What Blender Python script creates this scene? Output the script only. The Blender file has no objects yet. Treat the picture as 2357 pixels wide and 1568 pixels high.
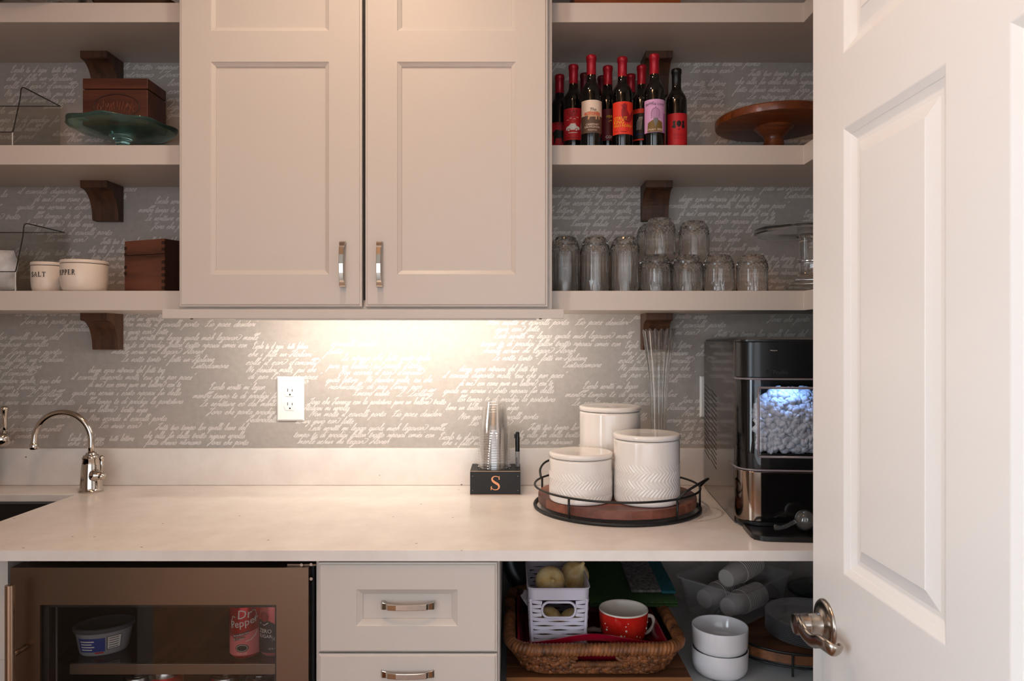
import bpy, bmesh, math, random
from mathutils import Vector, Matrix
R = math.radians
scene = bpy.context.scene
COL = scene.collection
random.seed(7)

# ------------------------------------------------------------------ camera, world, lights, exposure
F = 1652.0            # focal length in pixels of the 2357x1568 frame
EYE = 1.325           # camera height
WALL = 2.05           # camera to back wall
cam_d = bpy.data.cameras.new('camera'); cam = bpy.data.objects.new('camera', cam_d); COL.objects.link(cam)
cam_d.sensor_width = 36.0; cam_d.lens = 36.0 * F / 2357.0
cam.location = (0, -WALL, EYE); cam.rotation_euler = (R(90), 0, 0)
cam_d.clip_start = 0.02
cam_d.dof.use_dof = True; cam_d.dof.focus_distance = 1.75; cam_d.dof.aperture_fstop = 13.0
scene.camera = cam

w = bpy.data.worlds.new('world'); scene.world = w; w.use_nodes = True
w.node_tree.nodes['Background'].inputs[0].default_value = (0.86, 0.92, 1.0, 1)
w.node_tree.nodes['Background'].inputs[1].default_value = 0.5

def area(name, loc, rot, sx, sy, power, color, spread=180):
    l = bpy.data.lights.new(name, 'AREA'); l.shape = 'RECTANGLE'; l.size = sx; l.size_y = sy
    l.energy = power; l.color = color; l.spread = R(spread)
    o = bpy.data.objects.new(name, l); COL.objects.link(o); o.location = loc; o.rotation_euler = rot
    return o
# hall window daylight, plus an unseen side light added to brighten the door
area('hall_window_light', (0.0, -5.40, 1.25), (R(90), 0, 0), 4.2, 2.0, 65, (0.82, 0.90, 1.0))
area('side_fill_light', (-3.14, -3.30, 1.35), (R(90), 0, R(-90)), 2.2, 1.9, 114, (0.78, 0.90, 1.0))
CAN_POWER, FILL_POWER, LED_STRENGTH = 4.4, 8.4, 90

scene.view_settings.view_transform = 'Standard'
scene.view_settings.look = 'None'
scene.view_settings.exposure = 0.0
scene.view_settings.gamma = 1.0
scene.view_settings.use_curve_mapping = False
cy = scene.cycles
cy.max_bounces = 12; cy.diffuse_bounces = 3; cy.glossy_bounces = 4; cy.transmission_bounces = 12; cy.transparent_max_bounces = 48
cy.adaptive_threshold = 0.07; cy.use_light_tree = False; cy.caustics_reflective = False
cy.blur_glossy = 0.8; cy.sample_clamp_indirect = 6.0

# ------------------------------------------------------------------ materials
def L(c):
    return tuple(((v / 255) / 12.92 if v / 255 <= 0.04045 else ((v / 255 + 0.055) / 1.055) ** 2.4) for v in c) + (1,)
MATS = {}
def mat(name, col, rough=0.5, metal=0.0, trans=0.0, ior=1.45, coat=0.0, emit=None, estr=0.0, spec=0.5, alpha=1.0, sss=0.0):
    if name in MATS: return MATS[name]
    m = bpy.data.materials.new(name); m.use_nodes = True
    b = m.node_tree.nodes['Principled BSDF']; i = b.inputs
    i['Base Color'].default_value = L(col) if max(col) > 1.01 else tuple(col) + (1,)
    i['Roughness'].default_value = rough; i['Metallic'].default_value = metal
    i['Transmission Weight'].default_value = trans; i['IOR'].default_value = ior
    i['Coat Weight'].default_value = coat; i['Coat Roughness'].default_value = 0.08
    i['Specular IOR Level'].default_value = spec; i['Alpha'].default_value = alpha
    if sss: i['Subsurface Weight'].default_value = sss; i['Subsurface Radius'].default_value = (0.01, 0.01, 0.01)
    if emit: i['Emission Color'].default_value = L(emit); i['Emission Strength'].default_value = estr
    MATS[name] = m
    return m
def nodes(m):
    return m.node_tree.nodes, m.node_tree.links, m.node_tree.nodes['Principled BSDF']
def noise_col(m, c1, c2, scale=8, detail=6, stretch=(1, 1, 1), rough=0.6, lo=0.35, hi=0.65, bump=0.0, coords='Object', dist=0.0):
    N, K, b = nodes(m)
    tc = N.new('ShaderNodeTexCoord'); mp = N.new('ShaderNodeMapping'); mp.inputs['Scale'].default_value = stretch
    nz = N.new('ShaderNodeTexNoise'); nz.inputs['Scale'].default_value = scale; nz.inputs['Detail'].default_value = detail
    nz.inputs['Roughness'].default_value = rough; nz.inputs['Distortion'].default_value = dist
    rp = N.new('ShaderNodeValToRGB'); e = rp.color_ramp.elements
    e[0].position = lo; e[1].position = hi; e[0].color = L(c1); e[1].color = L(c2)
    K.new(tc.outputs[coords], mp.inputs['Vector']); K.new(mp.outputs[0], nz.inputs['Vector'])
    K.new(nz.outputs[0], rp.inputs[0]); K.new(rp.outputs[0], b.inputs['Base Color'])
    if bump:
        bp = N.new('ShaderNodeBump'); bp.inputs['Strength'].default_value = bump; bp.inputs['Distance'].default_value = 0.002
        K.new(nz.outputs[0], bp.inputs['Height']); K.new(bp.outputs[0], b.inputs['Normal'])
    return m
def wood(name, c1, c2, axis=0, rough=0.45, scale=14, coat=0.0, stretch=14):
    m = mat(name, c1, rough, coat=coat)
    s = [stretch] * 3; s[axis] = 1.0
    return noise_col(m, c1, c2, scale=scale / 8, detail=7, stretch=s, lo=0.3, hi=0.7, bump=0.12, dist=0.6)
def thin(name, tint=(1, 1, 1), gloss=1.0, ior=1.45, rough=0.02, haze=0.0, hazecol=(0.8, 0.8, 0.8)):
    """thin clear sheet: see-through with a Fresnel reflection, optional milky haze"""
    if name in MATS: return MATS[name]
    m = bpy.data.materials.new(name); m.use_nodes = True
    N, K = m.node_tree.nodes, m.node_tree.links
    N.remove(N['Principled BSDF']); out = N['Material Output']
    t = N.new('ShaderNodeBsdfTransparent'); t.inputs[0].default_value = tuple(tint) + (1,)
    g = N.new('ShaderNodeBsdfGlossy'); g.inputs['Roughness'].default_value = rough; g.inputs[0].default_value = (gloss, gloss, gloss, 1)
    # Schlick reflectance, the same from both sides of the sheet
    lw = N.new('ShaderNodeLayerWeight'); lw.inputs[0].default_value = 0.5
    pw = N.new('ShaderNodeMath'); pw.operation = 'POWER'; pw.inputs[1].default_value = 5.0; K.new(lw.outputs['Facing'], pw.inputs[0])
    f0 = ((ior - 1) / (ior + 1)) ** 2
    f = N.new('ShaderNodeMath'); f.operation = 'MULTIPLY_ADD'; f.inputs[1].default_value = 1 - f0; f.inputs[2].default_value = f0; K.new(pw.outputs[0], f.inputs[0])
    mx = N.new('ShaderNodeMixShader'); K.new(f.outputs[0], mx.inputs[0])
    if haze:
        d = N.new('ShaderNodeBsdfDiffuse'); d.inputs[0].default_value = tuple(hazecol) + (1,)
        hm = N.new('ShaderNodeMixShader'); hm.inputs[0].default_value = haze
        K.new(t.outputs[0], hm.inputs[1]); K.new(d.outputs[0], hm.inputs[2]); K.new(hm.outputs[0], mx.inputs[1])
    else:
        K.new(t.outputs[0], mx.inputs[1])
    K.new(g.outputs[0], mx.inputs[2]); K.new(mx.outputs[0], out.inputs[0])
    MATS[name] = m
    return m

M_CAB = mat('cabinet_paint', (206, 196, 187), 0.38)
M_SHELF = mat('shelf_paint', (208, 197, 187), 0.42)
M_WHITE = mat('door_white_paint', (240, 238, 236), 0.33)
M_CEIL = mat('ceiling_paint', (232, 229, 224), 0.8)
M_WALLP = mat('side_wall_paint', (196, 190, 183), 0.7)
M_PAPER = noise_col(mat('wallpaper_taupe', (172, 163, 155), 0.5), (168, 159, 151), (176, 167, 159), scale=60, detail=3)
M_SCRIPT = mat('wallpaper_script_pearl', (216, 208, 201), 0.4, spec=0.5)
M_QUARTZ = mat('quartz', (232, 224, 217), 0.22)
noise_col(M_QUARTZ, (228, 219, 212), (236, 229, 222), scale=14, detail=8)
def specks(m, col, scale, thr):
    N, K, b = nodes(m)
    src = b.inputs['Base Color'].links[0].from_socket
    v = N.new('ShaderNodeTexVoronoi'); v.inputs['Scale'].default_value = scale
    tc = N.new('ShaderNodeTexCoord'); K.new(tc.outputs['Object'], v.inputs['Vector'])
    rp = N.new('ShaderNodeValToRGB'); e = rp.color_ramp.elements
    e[0].position = thr; e[0].color = (1, 1, 1, 1); e[1].position = thr + 0.02; e[1].color = (0, 0, 0, 1)
    # only a few of the cells carry a speck
    gt = N.new('ShaderNodeMath'); gt.operation = 'GREATER_THAN'; gt.inputs[1].default_value = 0.72
    sx = N.new('ShaderNodeSeparateColor'); K.new(v.outputs['Color'], sx.inputs[0]); K.new(sx.outputs[0], gt.inputs[0])
    mul = N.new('ShaderNodeMath'); mul.operation = 'MULTIPLY'; K.new(rp.outputs[0], mul.inputs[0]); K.new(gt.outputs[0], mul.inputs[1])
    K.new(v.outputs['Distance'], rp.inputs[0])
    mx = N.new('ShaderNodeMix'); mx.data_type = 'RGBA'; K.new(mul.outputs[0], mx.inputs[0])
    K.new(src, mx.inputs[6]); mx.inputs[7].default_value = L(col); K.new(mx.outputs[2], b.inputs['Base Color'])
specks(M_QUARTZ, (150, 132, 120), 22, 0.045)
M_FLOOR = wood('oak_floor', (120, 76, 44), (160, 108, 66), axis=1, rough=0.3)
M_CORBEL = wood('corbel_walnut', (52, 32, 22), (98, 62, 40), axis=2, rough=0.5, scale=26)
M_CHROME = mat('polished_nickel', (205, 196, 186), 0.06, metal=1.0)
M_SATIN = mat('satin_nickel', (176, 166, 156), 0.24, metal=1.0)
M_STEEL = mat('brushed_steel', (132, 112, 95), 0.32, metal=1.0)
M_STEELD = mat('dark_steel', (120, 104, 92), 0.22, metal=1.0)
M_BLACK = mat('black_plastic', (16, 16, 17), 0.28)
M_BLACKM = mat('black_matte', (14, 14, 15), 0.6)
M_IRON = mat('black_iron', (18, 18, 19), 0.45)
M_GLASS = mat('clear_glass', (0.98, 0.975, 0.965), 0.0, trans=0.975, ior=1.45)
M_TUMB = mat('tumbler_glass', (0.99, 0.975, 0.955), 0.0, trans=0.972, ior=1.40)
M_THIN = thin('clear_acrylic', (0.93, 0.93, 0.92))
M_CUP = thin('clear_cup_plastic', (0.985, 0.982, 0.98), ior=2.0, haze=.035, hazecol=(.8, .76, .72))
M_PLASTIC = mat('white_plastic', (240, 237, 233), 0.35)
M_CERAMIC = mat('white_ceramic', (238, 231, 224), 0.14, coat=0.4)
M_DARK = mat('dark_interior', (12, 11, 11), 0.6)
M_SLOT = mat('slot_black', (20, 18, 17), 0.6)

# ------------------------------------------------------------------ mesh helpers
def D(Z): return Z - WALL                     # camera distance -> world y
def PX(px, Z): return (px - 1178.5) * Z / F   # pixel column at a depth -> world x
def PZ(py, Z): return EYE + (784 - py) * Z / F

def link(o, parent=None):
    COL.objects.link(o)
    if parent is not None: o.parent = parent
    return o
def mesh(name, verts, faces, smooth=False):
    me = bpy.data.meshes.new(name); me.from_pydata([tuple(v) for v in verts], [], faces); me.update()
    if smooth:
        me.polygons.foreach_set('use_smooth', [True] * len(me.polygons))
    return me
class G:
    """collects vertices and faces of one mesh, several materials allowed"""
    def __init__(s): s.v, s.f, s.m, s.mats = [], [], [], []
    def mi(s, m):
        if m not in s.mats: s.mats.append(m)
        return s.mats.index(m)
    def add(s, v, f, m=None):
        o = len(s.v); s.v += [tuple(p) for p in v]; s.f += [tuple(i + o for i in q) for q in f]
        k = 0 if m is None else s.mi(m); s.m += [k] * len(f); return s
    def box(s, x0, x1, y0, y1, z0, z1, m=None):
        v = [(x, y, z) for z in (z0, z1) for y in (y0, y1) for x in (x0, x1)]
        f = [(0, 2, 3, 1), (4, 5, 7, 6), (0, 1, 5, 4), (2, 6, 7, 3), (0, 4, 6, 2), (1, 3, 7, 5)]
        return s.add(v, f, m)
    def lathe(s, prof, n=32, c=(0, 0, 0), m=None, axis='z', cap=False, rf=None):
        v, f = [], []
        for (r, z) in prof:
            for k in range(n):
                a = 2 * math.pi * k / n
                rr = r if rf is None else rf(r, z, a)
                p = (rr * math.cos(a), rr * math.sin(a), z)
                if axis == 'x': p = (p[2], p[0], p[1])
                if axis == 'y': p = (p[0], p[2], p[1])
                v.append((p[0] + c[0], p[1] + c[1], p[2] + c[2]))
        for j in range(len(prof) - 1):
            for k in range(n):
                f.append((j * n + k, j * n + (k + 1) % n, (j + 1) * n + (k + 1) % n, (j + 1) * n + k))
        if cap:
            f.append(tuple(range(n - 1, -1, -1))); b = (len(prof) - 1) * n; f.append(tuple(range(b, b + n)))
        return s.add(v, f, m)
    def tube(s, pts, r, n=8, closed=False, m=None, flat=1.0, cap=True):
        pts = [Vector(p) for p in pts]; N_ = len(pts); v, f = [], []
        rs = r if isinstance(r, (list, tuple)) else [r] * N_
        t0 = None; up = None
        for i, p in enumerate(pts):
            a = pts[(i - 1) % N_] if (closed or i > 0) else p
            b = pts[(i + 1) % N_] if (closed or i < N_ - 1) else p
            t = (b - a).normalized()
            if up is None:
                up = Vector((0, 0, 1)) if abs(t.z) < 0.9 else Vector((1, 0, 0))
            else:
                q = t0.rotation_difference(t); up = q @ up
            up = (up - t * up.dot(t)).normalized(); side = t.cross(up); t0 = t
            for k in range(n):
                th = 2 * math.pi * k / n
                v.append(p + (side * math.cos(th) * flat + up * math.sin(th)) * rs[i])
        seg = N_ if closed else N_ - 1
        for i in range(seg):
            j = (i + 1) % N_
            for k in range(n):
                f.append((i * n + k, i * n + (k + 1) % n, j * n + (k + 1) % n, j * n + k))
        if cap and not closed:
            f.append(tuple(range(n - 1, -1, -1))); f.append(tuple(range((N_ - 1) * n, N_ * n)))
        return s.add(v, f, m)
    def loft(s, rings, m=None, cap0=True, cap1=True):
        n = len(rings[0]); v = [p for r in rings for p in r]; f = []
        for j in range(len(rings) - 1):
            for k in range(n):
                f.append((j * n + k, j * n + (k + 1) % n, (j + 1) * n + (k + 1) % n, (j + 1) * n + k))
        if cap0: f.append(tuple(range(n - 1, -1, -1)))
        if cap1: f.append(tuple(range((len(rings) - 1) * n, len(rings) * n)))
        return s.add(v, f, m)
    def prism(s, poly, fn, d0, d1, m=None):
        """poly: 2D outline; fn(u, v, d) -> 3D; extruded from d0 to d1"""
        n = len(poly); v = [fn(u, q, d0) for u, q in poly] + [fn(u, q, d1) for u, q in poly]
        f = [tuple(range(n - 1, -1, -1)), tuple(range(n, 2 * n))] + [(k, (k + 1) % n, n + (k + 1) % n, n + k) for k in range(n)]
        return s.add(v, f, m)
    def obj(s, name, m=None, parent=None, smooth=False, bevel=0.0, loc=None, rotz=None, seg=2, fix=True, auto=None):
        me = mesh(name, s.v, s.f)
        ms = s.mats if s.mats else [m]
        for q in ms: me.materials.append(q)
        if len(ms) > 1: me.polygons.foreach_set('material_index', s.m)
        if fix:
            bm = bmesh.new(); bm.from_mesh(me); bmesh.ops.recalc_face_normals(bm, faces=bm.faces); bm.to_mesh(me); bm.free()
        if smooth or auto: me.polygons.foreach_set('use_smooth', [True] * len(me.polygons))
        if auto: me.set_sharp_from_angle(angle=R(auto))
        o = bpy.data.objects.new(name, me); link(o, parent)
        if bevel:
            md = o.modifiers.new('edge', 'BEVEL'); md.width = bevel; md.segments = seg; md.limit_method = 'ANGLE'; md.angle_limit = R(40)
            md.harden_normals = False
        if loc: o.location = loc
        if rotz is not None: o.rotation_euler = (0, 0, rotz)
        return o
def rrect(w_, d_, r, n=6, cx=0, cy=0):
    pts = []
    for (sx, sy, a0) in ((1, 1, 0), (-1, 1, 90), (-1, -1, 180), (1, -1, 270)):
        for k in range(n + 1):
            a = R(a0 + 90 * k / n)
            pts.append((cx + sx * (w_ / 2 - r) + r * math.cos(a), cy + sy * (d_ / 2 - r) + r * math.sin(a)))
    return pts
def ring(pts, z): return [(p[0], p[1], z) for p in pts]
def thing(name, label, cat, loc=(0, 0, 0), group=None, rotz=0):
    o = bpy.data.objects.new(name, None); COL.objects.link(o); o.location = loc; o.rotation_euler = (0, 0, rotz)
    o.empty_display_size = 0.05
    return tag(o, label, cat, group)
def tag(o, label, cat, group=None, kind=None):
    o['label'] = label; o['category'] = cat
    if group: o['group'] = group
    if kind: o['kind'] = kind
    return o
def struct(o, label=None):
    o['kind'] = 'structure'
    if label: o['label'] = label; 
    return o
def dup(root, loc, label=None, group=None, rotz=None):
    r = root.copy(); COL.objects.link(r); r.location = loc
    if rotz is not None: r.rotation_euler = (0, 0, rotz)
    if label: r['label'] = label
    if group: r['group'] = group
    for ch in list(root.children):
        c = ch.copy(); COL.objects.link(c); c.parent = r
        for g in list(ch.children):
            d = g.copy(); COL.objects.link(d); d.parent = c
    return r
def spline(pts, sub=4, closed=False):
    out = []; n = len(pts); P = [Vector(p) for p in pts]
    for i in range(n if closed else n - 1):
        p0 = P[(i - 1) % n] if closed or i > 0 else P[i]; p1 = P[i]; p2 = P[(i + 1) % n]
        p3 = P[(i + 2) % n] if closed or i < n - 2 else P[(i + 1) % n]
        for k in range(sub):
            t = k / sub
            out.append(0.5 * ((2 * p1) + (p2 - p0) * t + (2 * p0 - 5 * p1 + 4 * p2 - p3) * t * t + (3 * p1 - p0 - 3 * p2 + p3) * t ** 3))
    if not closed: out.append(P[-1])
    return out
# ---- flat print: ribbons, text, polygons in 2D, mapped onto a surface
def ribbon(pts, wd):
    v, f = [], []; n = len(pts)
    for i in range(n):
        a = pts[max(i - 1, 0)]; b = pts[min(i + 1, n - 1)]
        dx, dy = b[0] - a[0], b[1] - a[1]; l = math.hypot(dx, dy) or 1
        w2 = (wd[i] if isinstance(wd, (list, tuple)) else wd) / 2
        v += [(pts[i][0] - dy / l * w2, pts[i][1] + dx / l * w2), (pts[i][0] + dy / l * w2, pts[i][1] - dx / l * w2)]
    for i in range(n - 1): f.append((2 * i, 2 * i + 1, 2 * i + 3, 2 * i + 2))
    return v, f
TEXT = {}
def prepare_text(strings):
    obs = []
    for s in strings:
        c = bpy.data.curves.new('lettering', 'FONT'); c.body = s; c.size = 1.0; c.align_x = 'CENTER'; c.resolution_u = 2
        o = bpy.data.objects.new('lettering', c); COL.objects.link(o); obs.append((s, o))
    dg = bpy.context.evaluated_depsgraph_get()
    for s, o in obs:
        me = bpy.data.meshes.new_from_object(o.evaluated_get(dg))
        v = [(p.co.x, p.co.y) for p in me.vertices]; f = [tuple(p.vertices) for p in me.polygons]
        TEXT[s] = (v, f); c = o.data
        bpy.data.objects.remove(o); bpy.data.curves.remove(c); bpy.data.meshes.remove(me)
class Print:
    def __init__(s): s.g = G()
    def put(s, fn, v, f, m, layer):
        s.g.add([fn(p[0], p[1], layer) for p in v], f, m)
    def text(s, fn, t, size, x, y, m, layer=2, wide=1.0, shear=0.0, rot=0.0):
        v, f = TEXT[t]; c, q = math.cos(rot), math.sin(rot)
        s.put(fn, [(x + (p[0] * wide + shear * p[1]) * size * c - p[1] * size * q, y + (p[0] * wide + shear * p[1]) * size * q + p[1] * size * c) for p in v], f, m, layer)
    def poly(s, fn, pts, m, layer=1, step=.0022):
        """outline filled with narrow upright strips, so that it follows a curved surface"""
        xs = sorted({p[0] for p in pts}); cut = []
        for a, b in zip(xs, xs[1:]):
            n = max(1, int((b - a) / step)); cut += [a + (b - a) * k / n for k in range(n)]
        cut.append(xs[-1]); n = len(pts)
        def at(xm, x):
            r = []
            for k in range(n):
                (x0, y0), (x1, y1) = pts[k], pts[(k + 1) % n]
                if (x0 < xm) != (x1 < xm): r.append((y0 + (y1 - y0) * (xm - x0) / (x1 - x0), y0 + (y1 - y0) * (x - x0) / (x1 - x0)))
            return [q[1] for q in sorted(r)]
        for a, b in zip(cut, cut[1:]):
            if b - a < 1e-7: continue
            ya, yb = at((a + b) / 2, a), at((a + b) / 2, b)
            for k in range(0, len(ya) - 1, 2): s.put(fn, [(a, ya[k]), (b, yb[k]), (b, yb[k + 1]), (a, ya[k + 1])], [(0, 1, 2, 3)], m, layer)
    def rect(s, fn, x0, x1, y0, y1, m, layer=1, n=1):
        xs = [x0 + (x1 - x0) * k / n for k in range(n + 1)]
        v = [(x, y) for x in xs for y in (y0, y1)]
        s.put(fn, v, [(2 * k, 2 * k + 2, 2 * k + 3, 2 * k + 1) for k in range(n)], m, layer)
    def rib(s, fn, pts, wd, m, layer=2):
        v, f = ribbon(pts, wd); s.put(fn, v, f, m, layer)
    def disc(s, fn, x, y, r, m, layer=1, n=20, ry=None):
        s.poly(fn, [(x + r * math.cos(2 * math.pi * k / n), y + (ry or r) * math.sin(2 * math.pi * k / n)) for k in range(n)], m, layer)
def on_cyl(rad, a0=0.0, step=0.00022):
    """wraps a print round a vertical cylinder whose front faces the camera"""
    def fn(x, y, layer):
        rr = rad + 0.0003 + layer * step; a = x / rad + a0
        return (rr * math.sin(a), -rr * math.cos(a), y)
    return fn
def on_front(y, step=0.0002):
    return lambda x, z, layer: (x, y - 0.0002 - layer * step, z)

# framed fronts: cabinet doors, drawers, the room door
def framed(g, W, H, holes, rings, fn, edge, m=None):
    """face of size W x H at depth 0 with sunk panels; holes: (u0,u1,v0,v1); rings: (inset, depth); edge: outward (offset, depth) steps"""
    us = sorted({0, W} | {h[0] for h in holes} | {h[1] for h in holes}); vs = sorted({0, H} | {h[2] for h in holes} | {h[3] for h in holes})
    for i in range(len(us) - 1):
        for j in range(len(vs) - 1):
            uc, vc = (us[i] + us[i + 1]) / 2, (vs[j] + vs[j + 1]) / 2
            if any(h[0] < uc < h[1] and h[2] < vc < h[3] for h in holes): continue
            g.add([fn(us[i], vs[j], 0), fn(us[i + 1], vs[j], 0), fn(us[i + 1], vs[j + 1], 0), fn(us[i], vs[j + 1], 0)], [(0, 1, 2, 3)], m)
    prev = (0, 0)
    for (o, d) in edge:
        rect_ring(g, (-prev[0], W + prev[0], -prev[0], H + prev[0]), prev[1], (-o, W + o, -o, H + o), d, fn, m); prev = (o, d)
    return prev
def rect_ring(g, a, da, b, db, fn, m=None):
    ca = [(a[0], a[2]), (a[1], a[2]), (a[1], a[3]), (a[0], a[3])]; cb = [(b[0], b[2]), (b[1], b[2]), (b[1], b[3]), (b[0], b[3])]
    g.add([fn(u, v, da) for u, v in ca] + [fn(u, v, db) for u, v in cb], [(k, (k + 1) % 4, 4 + (k + 1) % 4, 4 + k) for k in range(4)], m)
def sunk(g, h, rings, fn, m=None):
    prev = (0.0, 0.0)
    for (ins, d) in rings:
        rect_ring(g, (h[0] + prev[0], h[1] - prev[0], h[2] + prev[0], h[3] - prev[0]), prev[1], (h[0] + ins, h[1] - ins, h[2] + ins, h[3] - ins), d, fn, m); prev = (ins, d)
    i, d = prev
    g.add([fn(h[0] + i, h[2] + i, d), fn(h[1] - i, h[2] + i, d), fn(h[1] - i, h[3] - i, d), fn(h[0] + i, h[3] - i, d)], [(0, 1, 2, 3)], m)

# ================================================================== the room
XL, XR, ZC = -1.95, 0.985, 2.70
struct(G().box(-3.2, 3.2, -5.6, 0.1, -0.06, 0.0).obj('floor', M_FLOOR))
struct(G().box(-3.2, 3.2, -5.6, 0.1, ZC, ZC + 0.06).obj('ceiling', M_CEIL))
wall_back = struct(G().box(XL, XR, 0.0, 0.1, 0.0, ZC).obj('wall_back', M_PAPER), 'taupe wallpaper printed with white cursive handwriting')
struct(G().box(XL - 0.1, XL, -1.69, 0.1, 0.0, ZC).obj('wall_left', M_WALLP))
struct(G().box(XR, XR + 0.1, -1.69, 0.1, 0.0, ZC).obj('wall_right', M_WALLP))
g = G(); OX0, OX1, OH = -1.30, 0.60, 2.15
g.box(-3.2, OX0, -1.80, -1.69, 0, ZC); g.box(OX1, 3.2, -1.80, -1.69, 0, ZC); g.box(OX0, OX1, -1.80, -1.69, OH, ZC)
struct(g.obj('wall_front', M_WALLP))
struct(G().box(-3.3, -3.2, -5.6, -1.69, 0, ZC).obj('wall_hall_side', M_WALLP))
struct(G().box(3.2, 3.3, -5.6, -1.69, 0, ZC).obj('wall_hall_end', M_WALLP))
struct(G().box(-3.2, 3.2, -5.6, -5.5, 0, ZC).obj('wall_hall_far', M_WALLP))
g = G()
for x0, x1, z0, z1 in ((-2.2, -2.1, 0.15, 2.35), (2.1, 2.2, 0.15, 2.35), (-0.05, 0.05, 0.25, 2.25), (-2.1, 2.1, 0.15, 0.25), (-2.1, 2.1, 2.25, 2.35)):
    g.box(x0, x1, -5.5, -5.44, z0, z1)
struct(g.obj('window_1', M_WHITE))
g = G()
for y0, y1, z0, z1 in ((-4.5, -4.4, .3, 2.4), (-2.2, -2.1, .3, 2.4), (-4.4, -2.2, .3, .4), (-4.4, -2.2, 2.3, 2.4), (-3.33, -3.27, .4, 2.3)): g.box(-3.2, -3.15, y0, y1, z0, z1)
struct(g.obj('added_window_frame', M_WHITE))  # unseen window frame made up to go with the added side light
# recessed downlight in the pantry ceiling
def downlight(x, y, power, label):
    t = thing('recessed_light', label, 'light', (x, y, ZC))
    g = G(); g.lathe([(0.05, -0.001), (0.052, -0.006), (0.075, -0.006), (0.078, 0.0)], 28); g.obj('trim_ring', M_WHITE, t, smooth=True)
    l = bpy.data.lights.new('downlight', 'AREA'); l.shape = 'DISK'; l.size = 0.10; l.energy = power; l.color = (1.0, 0.84, 0.68); l.spread = R(140)
    o = bpy.data.objects.new('downlight', l); link(o, t); o.location = (0, 0, -0.012)
downlight(-0.36, -0.80, CAN_POWER, 'recessed warm downlight in the ceiling before the cabinet')
# unseen ceiling fill with a rim, added to light the cabinet fronts
t = thing('ceiling_fill', 'added unseen ceiling fill light that brightens the cabinet fronts', 'lamp', (-0.35, -1.40, ZC))
G().lathe([(.17, 0), (.175, -.03), (.165, -.035), (.16, -.03)], 40).obj('rim', M_SATIN, t, smooth=True)
l = bpy.data.lights.new('ceiling_fill', 'AREA'); l.shape = 'DISK'; l.size = .32; l.energy = FILL_POWER; l.color = (1.0, .56, .31)
o = bpy.data.objects.new('fill_lamp', l); link(o, t); o.location = (0, 0, -.034)

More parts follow.
